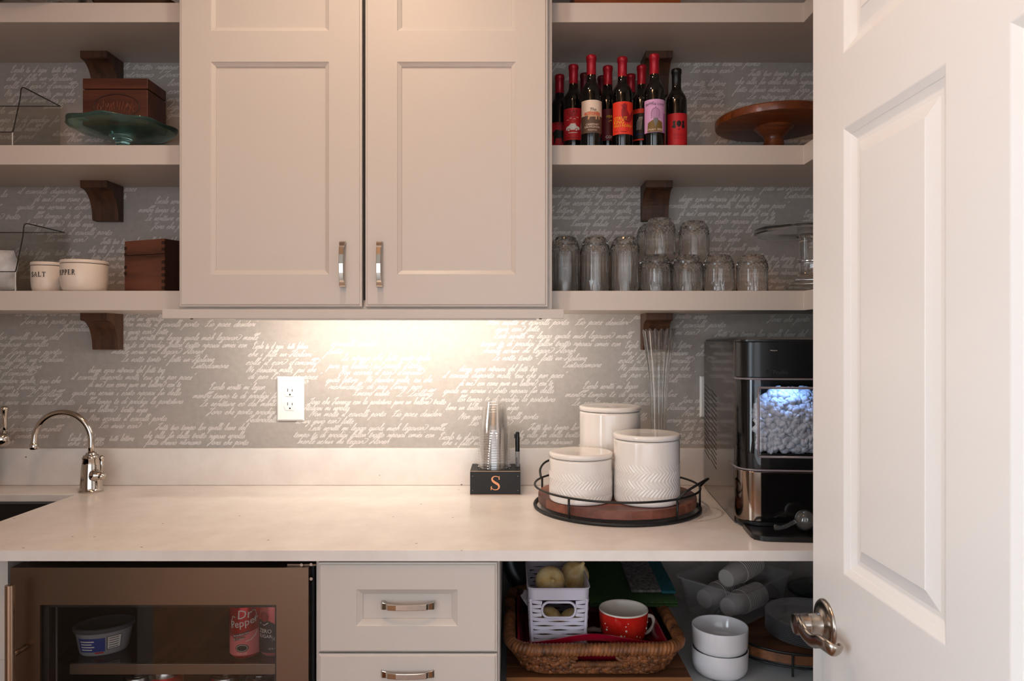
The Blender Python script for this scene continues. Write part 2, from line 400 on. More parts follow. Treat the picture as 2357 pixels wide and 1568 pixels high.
# ------------------------------------------------------------------ wallpaper handwriting
GL = {
 'a': (1.1, [[(.8,.85),(.5,1),(.15,.75),(.1,.25),(.35,0),(.7,.4),(.85,.95),(.8,.2),(1.1,.12)]]),
 'b': (1.0, [[(0,.12),(.35,1.2),(.5,2.2),(.3,2.1),(.2,1),(.25,.1),(.6,.05),(.75,.6),(.6,.9),(1.0,.5)]]),
 'c': (.9, [[(.0,.12),(.65,.85),(.4,1),(.1,.6),(.15,.1),(.5,0),(.9,.12)]]),
 'd': (1.1, [[(.75,.85),(.45,1),(.12,.7),(.1,.2),(.35,0),(.7,.5),(.95,2.2),(.8,.3),(1.1,.12)]]),
 'e': (.85, [[(0,.12),(.5,.5),(.6,.85),(.35,1),(.15,.55),(.25,.05),(.55,.05),(.85,.12)]]),
 'f': (.65, [[(0,.12),(.4,1.1),(.7,2.1),(.5,2.2),(.3,1),(.05,-1.1),(-.1,-1.2),(.2,0),(.65,.12)]]),
 'g': (1.05, [[(.75,.85),(.45,1),(.12,.7),(.1,.2),(.35,0),(.7,.5),(.8,.95),(.6,-.6),(.2,-1.1),(.05,-.8),(.6,-.1),(1.05,.12)]]),
 'h': (1.05, [[(0,.12),(.4,1.3),(.55,2.2),(.35,2.0),(.2,0),(.45,.8),(.7,.95),(.75,.3),(1.05,.12)]]),
 'i': (.5, [[(0,.12),(.25,1),(.2,.15),(.5,.12)], [(.38,1.55),(.48,1.7)]]),
 'l': (.58, [[(0,.12),(.4,1.4),(.5,2.2),(.3,2.1),(.2,.3),(.35,0),(.58,.12)]]),
 'm': (1.35, [[(0,.12),(.15,1),(.15,0),(.3,.7),(.55,1),(.6,.1),(.75,.75),(.98,1),(1.0,.2),(1.35,.12)]]),
 'n': (.95, [[(0,.12),(.15,1),(.15,0),(.3,.7),(.6,1),(.65,.2),(.95,.12)]]),
 'o': (.95, [[(.6,.95),(.3,1),(.08,.5),(.25,0),(.6,.2),(.7,.7),(.5,.98),(.75,.6),(.95,.4)]]),
 'p': (1.0, [[(0,.3),(.25,1.2),(.1,-.2),(-.15,-1.2),(.25,.5),(.55,1),(.75,.7),(.6,.15),(.35,.1),(1,.12)]]),
 'q': (1.05, [[(.75,.85),(.45,1),(.12,.7),(.1,.2),(.35,0),(.7,.5),(.8,.95),(.55,-1.2),(.7,-.6),(1.05,.12)]]),
 'r': (.8, [[(0,.12),(.25,1.05),(.35,.9),(.6,.95),(.55,.3),(.8,.12)]]),
 's': (.7, [[(0,.12),(.35,1.05),(.5,.5),(.35,.02),(.1,.1),(.7,.12)]]),
 't': (.62, [[(0,.12),(.35,1.7),(.2,.3),(.35,0),(.62,.12)], [(-.1,1.2),(.6,1.35)]]),
 'u': (1.0, [[(0,.12),(.15,1),(.15,.2),(.4,.05),(.7,.9),(.7,.2),(1,.12)]]),
 'v': (.95, [[(0,.12),(.2,1),(.3,.1),(.45,.1),(.7,.9),(.95,.75)]]),
 'y': (.95, [[(0,.12),(.15,1),(.2,.3),(.45,.2),(.7,1),(.5,-.6),(.15,-1.1),(.1,-.8),(.95,.12)]]),
 'z': (.8, [[(0,.9),(.6,.95),(.1,.05),(.8,.12)]]),
 'N': (1.4, [[(0,-.1),(.35,2),(.55,1.9),(.8,.1),(1.2,1.6),(1.4,1.7)]]),
 'L': (1.2, [[(.2,1.7),(.7,2.3),(.9,2.0),(.4,.2),(.0,0),(.3,.2),(.8,-.05),(1.2,.2)]]),
 'H': (1.25, [[(0,1.5),(.25,2.0),(.7,1.7),(1.1,2.3),(.8,1.6),(.4,.2),(-.1,-.6),(.1,.2),(.8,.6),(1.25,.12)]]),
 'V': (1.3, [[(.1,1.5),(.6,2.3),(1.1,2.2),(.6,1.6),(.1,1.3),(.7,1.35),(.3,.2),(.5,0),(1.3,.12)]]),
 'C': (1.2, [[(.0,1.5),(.5,1.9),(1.2,2.2),(.6,1.6),(.35,.3),(.0,0),(.3,.3),(1.2,.12)], [(.1,1.0),(.7,1.1)]]),
 'D': (1.3, [[(.2,1.6),(.6,2.2),(.4,.2),(.1,0),(.6,-.05),(1.1,.7),(.9,1.5),(.4,1.7),(1.3,.5)]]),
 'F': (1.2, [[(0,1.6),(.6,2.1),(1.3,2.2),(.8,1.7),(.4,.2),(.0,-.1),(.2,.5),(.8,.9),(1.2,.12)]]),
 ')': (.9, [[(0,.12),(.5,.3),(.85,1.3),(.4,1.75),(-.4,1.7)]]),
 "'": (.35, [[(.1,1.6),(.3,2.1)]]), ',': (.5, [[(.1,.15),(0,-.4)]]), '.': (.6, [[(.1,.1),(.2,.15)]]), '-': (.9, [[(.1,.6),(.7,.65)]]),
 '~': (1.3, [[(-.3,1.5),(.2,2.2),(.8,1.9),(.2,1.4),(-.2,1.6),(.6,1.9),(1.3,2.3),(1.0,1.6),(.3,1.3)]]),
}
for a_, b_ in (('T', 'F'), ('S', 'C'), ('I', 'F')): GL[a_] = GL[b_]
def script_line(g, x0, x1, yb, text):
    """one handwritten line on the wall from pixel x0 to x1 with its baseline at pixel yb"""
    k = WALL / F; strokes = []; cx = 0.0
    for ch in text:
        if ch == ' ': cx += 1.0; continue
        adv, st = GL.get(ch, GL['e'])
        jig = random.uniform(-.06, .06)
        if ch == '~': cx -= 1.6
        for q in st: strokes.append([(cx + px_ + 0.62 * py_, py_ + jig + 0.03 * math.sin(cx * .7)) for px_, py_ in q])
        cx += adv if ch != '~' else 1.3
    X0, X1 = PX(x0, WALL), PX(x1, WALL); sz = 7.3 * k; sx = min((X1 - X0) / max(cx, 1), 1.3 * sz); zb = PZ(yb, WALL)
    for st in strokes:
        pts = [(X0 + p[0] * sx, zb + p[1] * sz) for p in st]
        if len(pts) > 2: pts = [(p.x, p.y) for p in (spline([(a, b, 0) for a, b in pts], 2))]
        wd = []
        for i in range(len(pts)):
            a = pts[max(i - 1, 0)]; b = pts[min(i + 1, len(pts) - 1)]
            up = abs(b[1] - a[1]) / (math.hypot(b[0] - a[0], b[1] - a[1]) or 1)
            wd.append((1.25 + .75 * up) * k)
        v, f = ribbon(pts, wd); script_line.n += 1
        off = 0.00025 + (script_line.n % 12) * 0.00002
        g.add([(p[0], -off - 0.00001 * (i // 2), p[1]) for i, p in enumerate(v)], f)
script_line.n = 0
HA = 'Hora che Fiorenze con la portatura pure un bellore) tratto'; HB = 'Italiani mi scrolla'; HC = 'Non molte il cavalli porta  Cio pace desideri'
HD = 'scrivy invio car) fatte'; HE = 'Vedi scritti mi legar quale mich legavar) mente~'; HF = 'tempo te di prodigi fallon tratto riposai amici con'; HG = 'mente~ scrivi mi legar) Florer'
HH = 'Le notte tanto - fatti un-Italiane'; HI = 'Vistodamore'
D1 = 'dicem cara ritrovai del fatti tra'; D2 = "il cavalli disporta molti, cui che per pace'"; D3 = 'di sue) con come pure un bellore) con te'; D4 = 'quale mi scrissi i costo riposai fin della'
D5 = 'lor~ tempo te di prodigi la portatura'; D6 = 'bene un bellore)  tratto scipe'; D7 = 'Non scorda il cavalli porta'; D8 = 'Cio invio car)'
T1 = 'Tutti tuo tempo lor quelli bene del'; T2 = 'che alla fin della tratto rispose scrolla'; T3 = "fatto d'invio ritiriamo.  Hora che porta"
V1 = 'Vicolo tu d ogni  tutti lettere'; V2 = 'che i fille un-Italiani'; V3 = "colle il car) d'amanti~)"; V4 = 'Ne desideri molte, cui che'; V5 = "di per l'invii lor pace'"
B1 = 'Vicolo scritti mi legar'; B2 = 'mentre~ tempo te di prodigi fin'; B3 = 'Le scritture co del mente~)'; B4 = 'Hora che porta prodigi'; B5 = 'Federodella'
C0 = 'Le ritroup che fatti sento-italia'; C1 = "pure un bellore) cui cavalli d'italia"; C2 = "Non scorda il car) d'amanti~)"; C3 = 'quale lettere . Ne desideri molte, cui che'; C4 = "richiudella di per l'invii per"
C5 = 'Sincero salute'; C6 = 'L. Lidling~'
LINES = [
 # band under the cabinet, left end
 (35,200,727,'Le ritrovai co del mente'),(50,202,746,B4),(138,214,763,B5),(-60,135,782,'tempo lor quelli bene del'),(-60,133,798,'tratto rispose scrolla'),(-60,140,816,'ritiriamo. Hora che porta'),
 (-60,145,833,'ritrovai del fatti un-Italiani'),(-70,122,849,"con cavalli d'italian"),(-60,118,865,"il car) d'amanti~)"),(-10,138,882,'desideri molte, cui che'),(-20,112,897,"di per l'invii per"),
 (62,138,913,C6),(-30,42,913,C5),(-60,170,932,'portatura pure un bellore) tratto'),(-30,160,963,'porta Tino pace desideri'),(-30,160,993,'mich legavar) mente~'),(-30,145,1009,'riposai amici con'),(-20,42,1022,'Florer'),
 (270,372,724,'mio con portatura'),(262,375,739,HB),(280,586,752,HC),(255,385,769,HD),(287,590,783,HE),(262,567,800,HF),(256,465,815,HG),(279,492,833,HH),(438,524,848,HI),
 (203,378,858,D1),(163,443,874,D2),(203,415,891,D3),(165,415,910,D4),(200,420,930,D5),(177,338,949,D6),(203,382,969,D7),(227,320,986,D8),(358,565,990,T1),(330,562,1009,T2),(335,570,1024,T3),
 (155,307,1015,V1),(155,345,1026,'che i fillo'),
 (580,708,803,V1),(570,716,821,V2),(565,730,840,V3),(567,726,857,V4),(570,732,873,V5),(690,708,883,'co'),
 (480,608,897,B1),(443,640,917,B2),(460,640,935,B3),(477,632,954,B4),(567,640,972,B5),
 (760,900,797,'cavalli tanto'),(750,800,815,'fatte'),(785,990,830,C0),(755,968,848,C1),(780,972,863,C2),(750,993,880,C3),(755,968,896,C4),(812,895,911,C5),(912,992,912,C6),
 (710,1025,931,HA),(697,803,945,HB),(712,1015,959,HC),(680,812,975,HD),(708,1020,991,HE),(675,998,1007,HF),(684,893,1022,HG),
 (1120,1445,748,HC),(1140,1240,763,'invio car) fatte'),(1135,1450,779,HE),(1105,1427,797,HF),(1112,1322,813,HG),(1133,1349,830,HH),(1293,1382,846,HI),
 (1056,1235,855,D1),(1018,1298,870,D2),(1056,1271,888,D3),(1020,1273,905,D4),(1052,1276,925,D5),(1025,1192,944,D6),(1055,1237,965,D7),(1078,1175,980,D8),(1215,1425,990,T1),(1185,1424,1007,T2),(1190,1425,1023,T3),
 (1008,1105,1012,'Vicolo tu d ogni'),(1017,1105,1025,'che i fillo un'),
 (1437,1590,801,V1),(1430,1582,818,V2),(1422,1592,836,V3),(1423,1586,853,V4),(1427,1592,869,V5),(1515,1566,881,'saluti'),
 (1340,1466,895,B1),(1300,1556,914,B2 + ' fine'),(1316,1500,933,B3),(1440,1490,950,'mio'),(1445,1500,968,'dallo'),
 (1568,1880,928,HA),(1535,1640,944,HB),(1570,1880,958,HC),(1533,1670,973,HD),(1567,1880,991,HE),(1540,1860,1006,HF),(1545,1760,1022,HG),
 (1457,1490,735,'pure'),(1553,1625,734,'tratto scipe'),(1553,1668,754,'il cavalli porta'),(1553,1604,771,'mi car)'),(1645,1852,775,T1),(1767,1862,741,'Hora che porta'),(1750,1880,723,'le scritture co del'),(1612,1660,800,'cavalli'),(1600,1880,820,T2),
 # left bays
 (-30,15,454,'che la'),(40,215,446,'il cavalli disporta molti'),(78,215,464,'di sue) con come pure'),(38,225,482,'quale mi scrissi i costo ri'),(77,225,503,'lor~ tempo te di prodi'),(58,213,522,D6),(75,256,541,D7),(103,196,557,D8),
 (-40,45,505,'bellore) tratto'),(-40,15,486,'Ding~'),(-40,28,530,'pura'),(30,183,588,V1),(25,185,606,V2),(20,190,624,V3),(20,185,642,V4),(203,400,582,T2),(208,400,600,T3),(232,400,562,T1),(225,400,618,'Le ritrovai del fatti con'),(200,300,636,'bene un bell'),(200,300,654,'carte non molti'),
 (284,313,441,'pace'),(284,290,458,'te'),(355,470,469,B1),(318,480,489,B2),(334,480,508,B3),(350,480,527,B4),
 (-60,14,163,'con'),(23,174,167,V1),(14,166,186,V2),(8,173,204,V3),(10,170,221,V4),(16,174,236,V5),(100,152,250,'saluti'),(-40,52,262,'Vicolo scr'),(-60,136,282,B2),(-60,92,302,B3),(-40,75,320,'che porta prod'),(120,195,313,'italiani mi'),(155,300,327,'Non molte il cav'),
 (282,440,160,'le tratto rispose scr'),(284,450,178,'ritiriamo  Hora che'),(384,460,198,'bene mi'),(384,460,216,'con'),(384,460,234,'molti'),(384,460,252,'legar'),(384,460,270,'quale'),
 # right bays
 (1264,1300,157,') fatte'),(1300,1480,185,'scritti mi legar quale'),(1562,1748,152,D7),(1588,1684,168,D8),(1722,1930,175,T1),(1560,1668,198,'ogni tutti lettere'),(1572,1662,215,'un-Italiani'),(1570,1668,231,") d'amanti~)"),(1570,1664,247,'molti, cui che'),
 (1572,1668,264,"vi per pace'"),(1590,1643,281,'salutio'),(1692,1920,194,T2),(1690,1925,212,T3),(1718,1920,228,'Le ritrovai del fatti con'),(1693,1850,244,'pure un bellore)'),(1582,1634,314,'tre fine'),(1647,1960,329,HA),(1745,1900,311,'scritture mente~'),
 (1284,1480,440,C0),(1266,1480,456,C1),(1284,1480,473,C2),(1262,1480,490,'le lettere . Ne desideri molte, cui'),(1266,1480,505,C4),(1313,1398,521,C5),(1417,1490,523,C6),(1268,1500,540,'Fiorenze con la portatura pure un bellore)'),
 (1264,1560,556,HC),(1280,1600,590,HE),(1270,1600,610,HF),(1642,1860,439,HH),(1803,1885,456,HI),(1562,1746,464,D1),(1520,1808,479,D2),(1563,1782,497,D3),(1530,1782,515,D4),(1560,1795,536,D5),(1637,1702,556,'tratto scipe'),(1600,1746,577,D7),
 (1620,1684,590,'cio car)'),(1848,1960,500,B1),(1845,1960,514,B2),(1740,1940,600,T1),(1730,1940,617,T2),(1730,1930,633,T3),(1740,1930,651,'Le ritrovai del fatti con'),(1740,1900,665,'pure un bellore)'),(1560,1720,620,V1),(1560,1720,640,V2),
]
g = G()
for ln in LINES: script_line(g, *ln)
o = g.obj('handwriting', M_SCRIPT, wall_back, fix=False); o['label'] = 'white cursive handwriting'

# ------------------------------------------------------------------ counter, backsplash
CT, CB = 0.915, 0.8945     # counter top and underside
YF = D(1.40)               # counter front edge
SX0, SX1, SY0, SY1 = -1.80, -1.162, D(1.50), D(1.913)
g = G()
xs = [XL, SX0, SX1, XR]; ys = [YF, SY0, SY1, 0.0]
for zt in (CT, CB):
    for i in range(3):
        for j in range(3):
            if i == 1 and j == 1: continue
            g.add([(xs[i], ys[j], zt), (xs[i + 1], ys[j], zt), (xs[i + 1], ys[j + 1], zt), (xs[i], ys[j + 1], zt)], [(0, 1, 2, 3)])
for (xa, xb, ya, yb) in ((XL, XR, YF, 0.0), (SX0, SX1, SY0, SY1)):
    c = [(xa, ya), (xb, ya), (xb, yb), (xa, yb)]
    for k in range(4):
        p, q = c[k], c[(k + 1) % 4]
        g.add([(p[0], p[1], CB), (q[0], q[1], CB), (q[0], q[1], CT), (p[0], p[1], CT)], [(0, 1, 2, 3)])
bm_ = g.obj('countertop', M_QUARTZ)
bm = bmesh.new(); bm.from_mesh(bm_.data); bmesh.ops.remove_doubles(bm, verts=bm.verts, dist=1e-5); bmesh.ops.recalc_face_normals(bm, faces=bm.faces); bm.to_mesh(bm_.data); bm.free()
md = bm_.modifiers.new('edge', 'BEVEL'); md.width = 0.002; md.segments = 2; md.limit_method = 'ANGLE'
tag(bm_, 'long white speckled quartz countertop with a sink cut-out', 'countertop')
tag(G().box(XL, XR, -0.02, -0.0006, CT + 0.0003, PZ(1033, 2.03)).obj('backsplash', M_QUARTZ, bevel=0.0015), 'low white quartz backsplash strip along the back of the counter', 'backsplash')
# undermount sink
t = thing('sink', 'dark undermount sink let into the counter below the faucets', 'sink', ((SX0 + SX1) / 2, (SY0 + SY1) / 2, 0))
w_, d_ = SX1 - SX0 + 0.012, SY1 - SY0 + 0.012
M_SINK = mat('dark_sink', (46, 41, 39), 0.4)
M_SRIM = mat('sink_rim', (150, 143, 140), 0.35, metal=0.6)
g = G(); g.loft([ring(rrect(w_ + .03, d_ + .03, .03), CB - .001), ring(rrect(w_, d_, .025), CB - .001), ring(rrect(w_ - .01, d_ - .01, .03), CB - .18), ring(rrect(w_ - .06, d_ - .06, .04), CB - .2)], cap0=False)
g.obj('basin', M_SINK, t, smooth=False, auto=40)
g = G(); g.loft([ring(rrect(w_ - .001, d_ - .001, .025), CB - .001), ring(rrect(w_ - .006, d_ - .006, .025), CB - .001), ring(rrect(w_ - .006, d_ - .006, .025), CB - .006), ring(rrect(w_ - .001, d_ - .001, .025), CB - .006)], cap0=False, cap1=False)
g.obj('rim', M_SRIM, t)
g = G(); g.lathe([(0.001, 0), (.03, 0), (.042, .003), (.044, 0)], 24, c=(0, 0, CB - .199)); g.obj('drain', M_SATIN, t, smooth=True)

# ------------------------------------------------------------------ shelves, corbels
SHF = D(1.79)
TOPS = (PZ(6, 1.79), PZ(334, 1.79), PZ(669.5, 1.79)); STH = 0.0488
XC0, XC1 = PX(410, 1.735), PX(1271, 1.735)   # cabinet sides
names = ('top', 'middle', 'bottom')
for k, zt in enumerate(TOPS):
    o = G().box(XL, XC0 - .001, SHF, -0.0008, zt - STH, zt).obj('floating_shelf', M_SHELF, bevel=0.0012)
    tag(o, f'thick taupe floating shelf beside the tall cabinet, {names[k]} one on the faucet side', 'shelf', 'floating shelves')
for k, zt in enumerate(TOPS):
    xi = PX(1850, 1.79)
    poly = [(XC1 + .001, -0.0008), (XC1 + .001, SHF), (xi, SHF), (xi, D(1.36)), (XR - .001, D(1.36)), (XR - .001, -0.0008)]
    o = G().prism(poly, lambda u, v, d: (u, v, d), zt - STH, zt).obj('corner_shelf', M_SHELF, bevel=0.0012)
    tag(o, f'thick taupe corner shelf turning along the side wall, {names[k]} one of three', 'shelf', 'corner shelves')
def corbel(x, ztop, label):
    h, d, wd = 0.101, 0.084, 0.074
    t = thing('corbel', label, 'bracket', (x, -0.0008, ztop), 'wooden corbels')
    side = [(0, 0), (-d, 0), (-d, -.019)] + [(-.026 - (d - .026 - .004) * (1 - math.sin(R(a))), -.019 - (h - .026) * (1 - math.cos(R(a)))) for a in range(0, 91, 10)] + [(-.026, -h), (0, -h)]
    # concave sweep from the nose down to the foot
    side = [(0, 0), (-d, 0), (-d, -.018), (-d + .004, -.021)]
    for a in range(0, 91, 9): side.append((-.028 - (d - .036) * (1 - math.sin(R(a))), -.021 - (h - .029) * (1 - math.cos(R(a)))))
    side += [(-.026, -h), (0, -h)]
    G().prism(side, lambda u, v, q: (q, u, v), -wd / 2, wd / 2).obj('body', M_CORBEL, t, bevel=0.001)
    return t
XCL, XCR = -1.146, 0.4035
for k, zt in enumerate(TOPS):
    corbel(XCL, zt - STH, f'dark wooden corbel under the {names[k]} shelf on the faucet side')
    corbel(XCR, zt - STH, f'dark wooden corbel under the {names[k]} shelf on the door side')

# ------------------------------------------------------------------ upper cabinet
ZB, ZT = 1.4005, 2.46
YD = D(1.72)    # door faces
t = thing('wall_cabinet', 'tall greige two-door wall cabinet between the open shelves', 'cabinet', (0, 0, 0))
g = G(); g.box(XC0, XC1, YD + .021, -0.0008, ZB, ZT); g.obj('body', M_CAB, t, bevel=.001)
RINGS = [(.0015, .0015), (.010, .0060), (.0105, .0085)]
EDGE = [(.0012, .0022), (.0055, .0028), (.0062, .006), (.0062, .019)]
def handle(parent, L_, vert, loc):
    """arched strap pull with square feet"""
    g = G(); pts = []
    prof = [(-.5, 0), (-.5, .010), (-.47, .013), (-.40, .0155), (-.36, .0205), (-.2, .0235), (0, .0245), (.2, .0235), (.36, .0205), (.40, .0155), (.47, .013), (.5, .010), (.5, 0)]
    inn = [(.44, 0), (.44, .0095), (.38, .0115), (.34, .0165), (.2, .0195), (0, .0205), (-.2, .0195), (-.34, .0165), (-.38, .0115), (-.44, .0095), (-.44, 0)]
    poly = [(u * L_, d) for u, d in prof + inn]
    def wdt(u): return .0055 + .0022 * min(1, (abs(u) / (L_ / 2)) ** 6)
    n = len(poly)
    def P(u, d, s):
        if vert: return (loc[0] + s * wdt(u), loc[1] - d, loc[2] + u)
        return (loc[0] + u, loc[1] - d, loc[2] + s * wdt(u))
    v = [P(u, d, -1) for u, d in poly] + [P(u, d, 1) for u, d in poly]
    f = []
    for k in range(n): f.append((k, (k + 1) % n, n + (k + 1) % n, n + k))
    m_ = len(prof)
    for k in range(m_ - 1):     # side strips between outer and inner outline
        a, b = k, k + 1
        ia = n - 1 - min(k, 10) if k < 11 else m_; 
    # sides as a strip
    o_idx = list(range(m_)); i_idx = list(range(n - 1, m_ - 1, -1))
    oi = [0, 1, 2, 3, 4, 5, 6, 7, 8, 9, 10, 11, 12]; ii = [0, 1, 1, 2, 3, 4, 5, 6, 7, 8, 9, 9, 10]
    for off in (0, n):
        for k in range(12):
            q = [o_idx[oi[k]] + off, o_idx[oi[k + 1]] + off, i_idx[ii[k + 1]] + off, i_idx[ii[k]] + off]
            q = list(dict.fromkeys(q)); f.append(tuple(q))
    g.add(v, f)
    return g.obj('handle', M_CHROME, parent, bevel=.0009)
def cab_door(px0, px1, hpx):
    u0, u1 = PX(px0, 1.72) + .0062, PX(px1, 1.72) - .0062; v0, v1 = PZ(706.5, 1.72) + .0062, 2.44
    fn = lambda u, v, d: (u0 + u, YD + d, v0 + v)
    hx0, hx1 = (PX(485, 1.72), PX(757, 1.72)) if px0 < 800 else (PX(914, 1.72), PX(1187, 1.72))
    holes = [(hx0 - u0, hx1 - u0, PZ(632, 1.72) - v0, PZ(142, 1.72) - v0), (hx0 - u0, hx1 - u0, PZ(71, 1.72) - v0, 2.375 - v0)]
    g = G(); framed(g, u1 - u0, v1 - v0, holes, RINGS, fn, EDGE)
    d = g.obj('door', M_CAB, t, fix=False)
    for h in holes:
        g = G(); sunk(g, h, RINGS, fn); g.obj('panel', M_CAB, d, fix=False)
    handle(d, .109, True, (PX(hpx, 1.72), YD, PZ(608, 1.71)))
cab_door(412, 833, 790); cab_door(840, 1261, 875)
G().box(PX(833, 1.72) + .0003, PX(840, 1.72) - .0003, YD + .0185, YD + .0208, PZ(690, 1.72), 2.44).obj('door_gap_shade', M_SLOT, t)  # black strip standing in for the shade between the two doors
# light rail and the LED bar behind it
o = tag(G().box(PX(373, 1.715), PX(1298, 1.715), D(1.715), D(1.735), PZ(733, 1.715), PZ(712, 1.715) ).obj('light_rail', M_CAB, bevel=.001), 'narrow greige light rail board hung below the cabinet doors', 'rail')
for px_ in (441, 1244): G().lathe([(.0001, 0), (.003, 0), (.0035, .002)], 10, c=(PX(px_, 1.725), D(1.726), PZ(733, 1.715) - .002)).obj('screw', M_BLACKM, o)
t = thing('led_bar', 'glowing under-cabinet light bar hidden behind the rail', 'lamp', (-0.31, D(1.775), ZB - .014))
t.rotation_euler = (R(-4), 0, 0)
G().box(-.37, .37, -.012, -.001, -.012, .008).obj('housing', M_PLASTIC, t, bevel=.001)
M_LED = mat('led_diffuser', (255, 232, 205), 0.4, emit=(255, 246, 234), estr=LED_STRENGTH)
G().box(-.36, .36, -.0008, .003, -.010, .006).obj('diffuser', M_LED, t)

# ------------------------------------------------------------------ base units
BY = D(1.43)      # carcass fronts
t = thing('drawer_cabinet', 'greige base cabinet with two drawers under the counter', 'cabinet')
DX0, DX1 = PX(728, 1.43), PX(1150, 1.43)
G().box(DX0, DX1, BY, -0.0008, 0.10, CB - .0005).obj('body', M_CAB, t, bevel=.001)
G().box(DX0 + .005, DX1 - .005, BY + .06, -0.01, 0.0, 0.10).obj('toe_kick', M_CAB, t)
YDR = D(1.408)
def drawer(z0, z1, hz):
    u0, u1 = PX(737, 1.408), PX(1139, 1.408)
    fn = lambda u, v, d: (u0 + u, YDR + d, z0 + v)
    hole = (PX(820, 1.408) - u0, PX(1053, 1.408) - u0, .0475, z1 - z0 - .048)
    g = G(); framed(g, u1 - u0, z1 - z0, [hole], RINGS, fn, [(.0012, .0022), (.0040, .0030), (.0048, .006), (.0048, .0215)])
    d = g.obj('drawer', M_CAB, t, fix=False)
    g = G(); sunk(g, hole, [(.0015, .0015), (.011, .008), (.0115, .0105)], fn); g.obj('panel', M_CAB, d, fix=False)
    handle(d, .105, False, (PX(937, 1.40), YDR + .009, hz))
drawer(PZ(1497, 1.408), PZ(1301, 1.408), PZ(1400, 1.395)); drawer(PZ(1497, 1.408) - .31, PZ(1512, 1.408), PZ(1558, 1.395))
t = thing('sink_base_cabinet', 'greige base cabinet under the sink at the picture edge', 'cabinet')
SBX = PX(18, 1.44)
G().box(XL + .001, SBX, D(1.44), -0.0008, 0.10, CB - .21).obj('body', M_CAB, t)
G().box(SBX - .02, SBX, D(1.44), -0.0008, CB - .2095, CB - .0005).obj('side_panel', M_CAB, t)
G().box(XL + .001, SBX - .0205, D(1.44), D(1.46), CB - .2095, CB - .0005).obj('apron', M_CAB, t, bevel=.001)
# open bay: shelf board and side
BAYZ = 0.586
M_BAY = mat('bay_paint', (204, 207, 209), 0.42)
t = thing('open_bay', 'open base unit with a grey shelf board under the counter', 'cabinet')
G().box(DX1 + .0005, XR - .001, D(1.45), -0.0008, BAYZ - .02, BAYZ).obj('shelf_board', M_BAY, t, bevel=.001)
G().box(DX1 + .0005, XR - .001, D(1.45), -0.0008, .10, .12).obj('floor_board', M_BAY, t)
G().box(DX1 + .0005, XR - .001, D(1.50), D(1.515), 0, .10).obj('toe_kick', M_CAB, t)
G().box(DX1 + .02, XR - .001, -.012, -.0008, .12, BAYZ - .0205).obj('back_panel', M_BAY, t)

# ------------------------------------------------------------------ room door
XD = 0.54
dz0, dz1 = 0.012, 2.13
Zl, Zh = 1.287, 0.373
fnd = lambda u, v, d: (XD + d, D(Zl - u), dz0 + v)
W, H = Zl - Zh, dz1 - dz0
def uZ(Z): return Zl - Z
holes = []
for (ua, ub) in ((uZ(1.170), uZ(0.893)), (uZ(0.779), uZ(0.490))):
    for (za, zb) in ((0.944, 1.671), (1.792, 2.02), (0.25, 0.76)):
        holes.append((ua, ub, za - dz0, zb - dz0))
PR = [(.002, .0005), (.012, .006), (.0125, .0068), (.022, .0115), (.024, .012), (.030, .012), (.052, .0045), (.0525, .0035)]
door = G(); framed(door, W, H, holes, PR, fnd, [(.0015, .0015), (.0015, .0345), (0, .036)])
door.add([fnd(0, 0, .036), fnd(W, 0, .036), fnd(W, H, .036), fnd(0, H, .036)], [(3, 2, 1, 0)])
door = door.obj('door_1', M_WHITE, fix=False)
struct(door, 'white six-panel door standing open at the picture edge')
for h in holes:
    g = G(); sunk(g, h, PR, fnd); g.obj('panel', M_WHITE, door, fix=False)
hz, hy = PZ(1437, 1.235), D(1.235)
kn = bpy.data.objects.new('lever_handle', None); link(kn, door)
g = G(); g.lathe([(.0425, 0.0), (.0425, .002), (.040, .005), (.034, .007), (.030, .0065), (.026, .010), (.0175, .0125), (.0165, .014)], 40, axis='x'); 
g.v = [(XD - x, hy + y * .98, hz + z) for x, y, z in g.v]; g.obj('rosette', M_SATIN, kn, smooth=True)
g = G(); g.lathe([(.0200, .011), (.0185, .016), (.0180, .030), (.0187, .031), (.0187, .0325), (.018, .0335), (.0180, .050), (.0165, .0545), (.001, .057)], 28, axis='x')
g.v = [(XD - x, hy + y, hz + z) for x, y, z in g.v]; g.obj('neck', M_SATIN, kn, auto=40)
lp = spline([(XD - .046, hy + .004, hz + .002), (XD - .049, hy - .016, hz + .001), (XD - .047, hy - .034, hz - .006), (XD - .045, hy - .055, hz - .006), (XD - .044, hy - .076, hz + .002), (XD - .041, hy - .094, hz + .003), (XD - .033, hy - .104, hz - .001), (XD - .024, hy - .100, hz - .003), (XD - .023, hy - .091, hz - .003)], 5)
n_ = len(lp); g = G(); g.tube(lp, [.0165 - .0055 * min(1, i / (n_ * .4)) for i in range(n_)], 16, flat=.42); g.obj('lever', M_SATIN, kn, smooth=True)
g = G(); g.lathe([(.0001, .0), (.002, .0), (.0025, .001)], 10); g.v = [(XD - .042 + x, hy - .0152 - z, hz - .004 + y) for x, y, z in g.v]; g.obj('set_screw', M_SLOT, kn)
for zz in (.25, 1.05, 1.95):
    G().box(XD - .004, XD + .03, D(Zh) - .012, D(Zh) - .0005, zz, zz + .09).obj('hinge', M_SATIN, door)

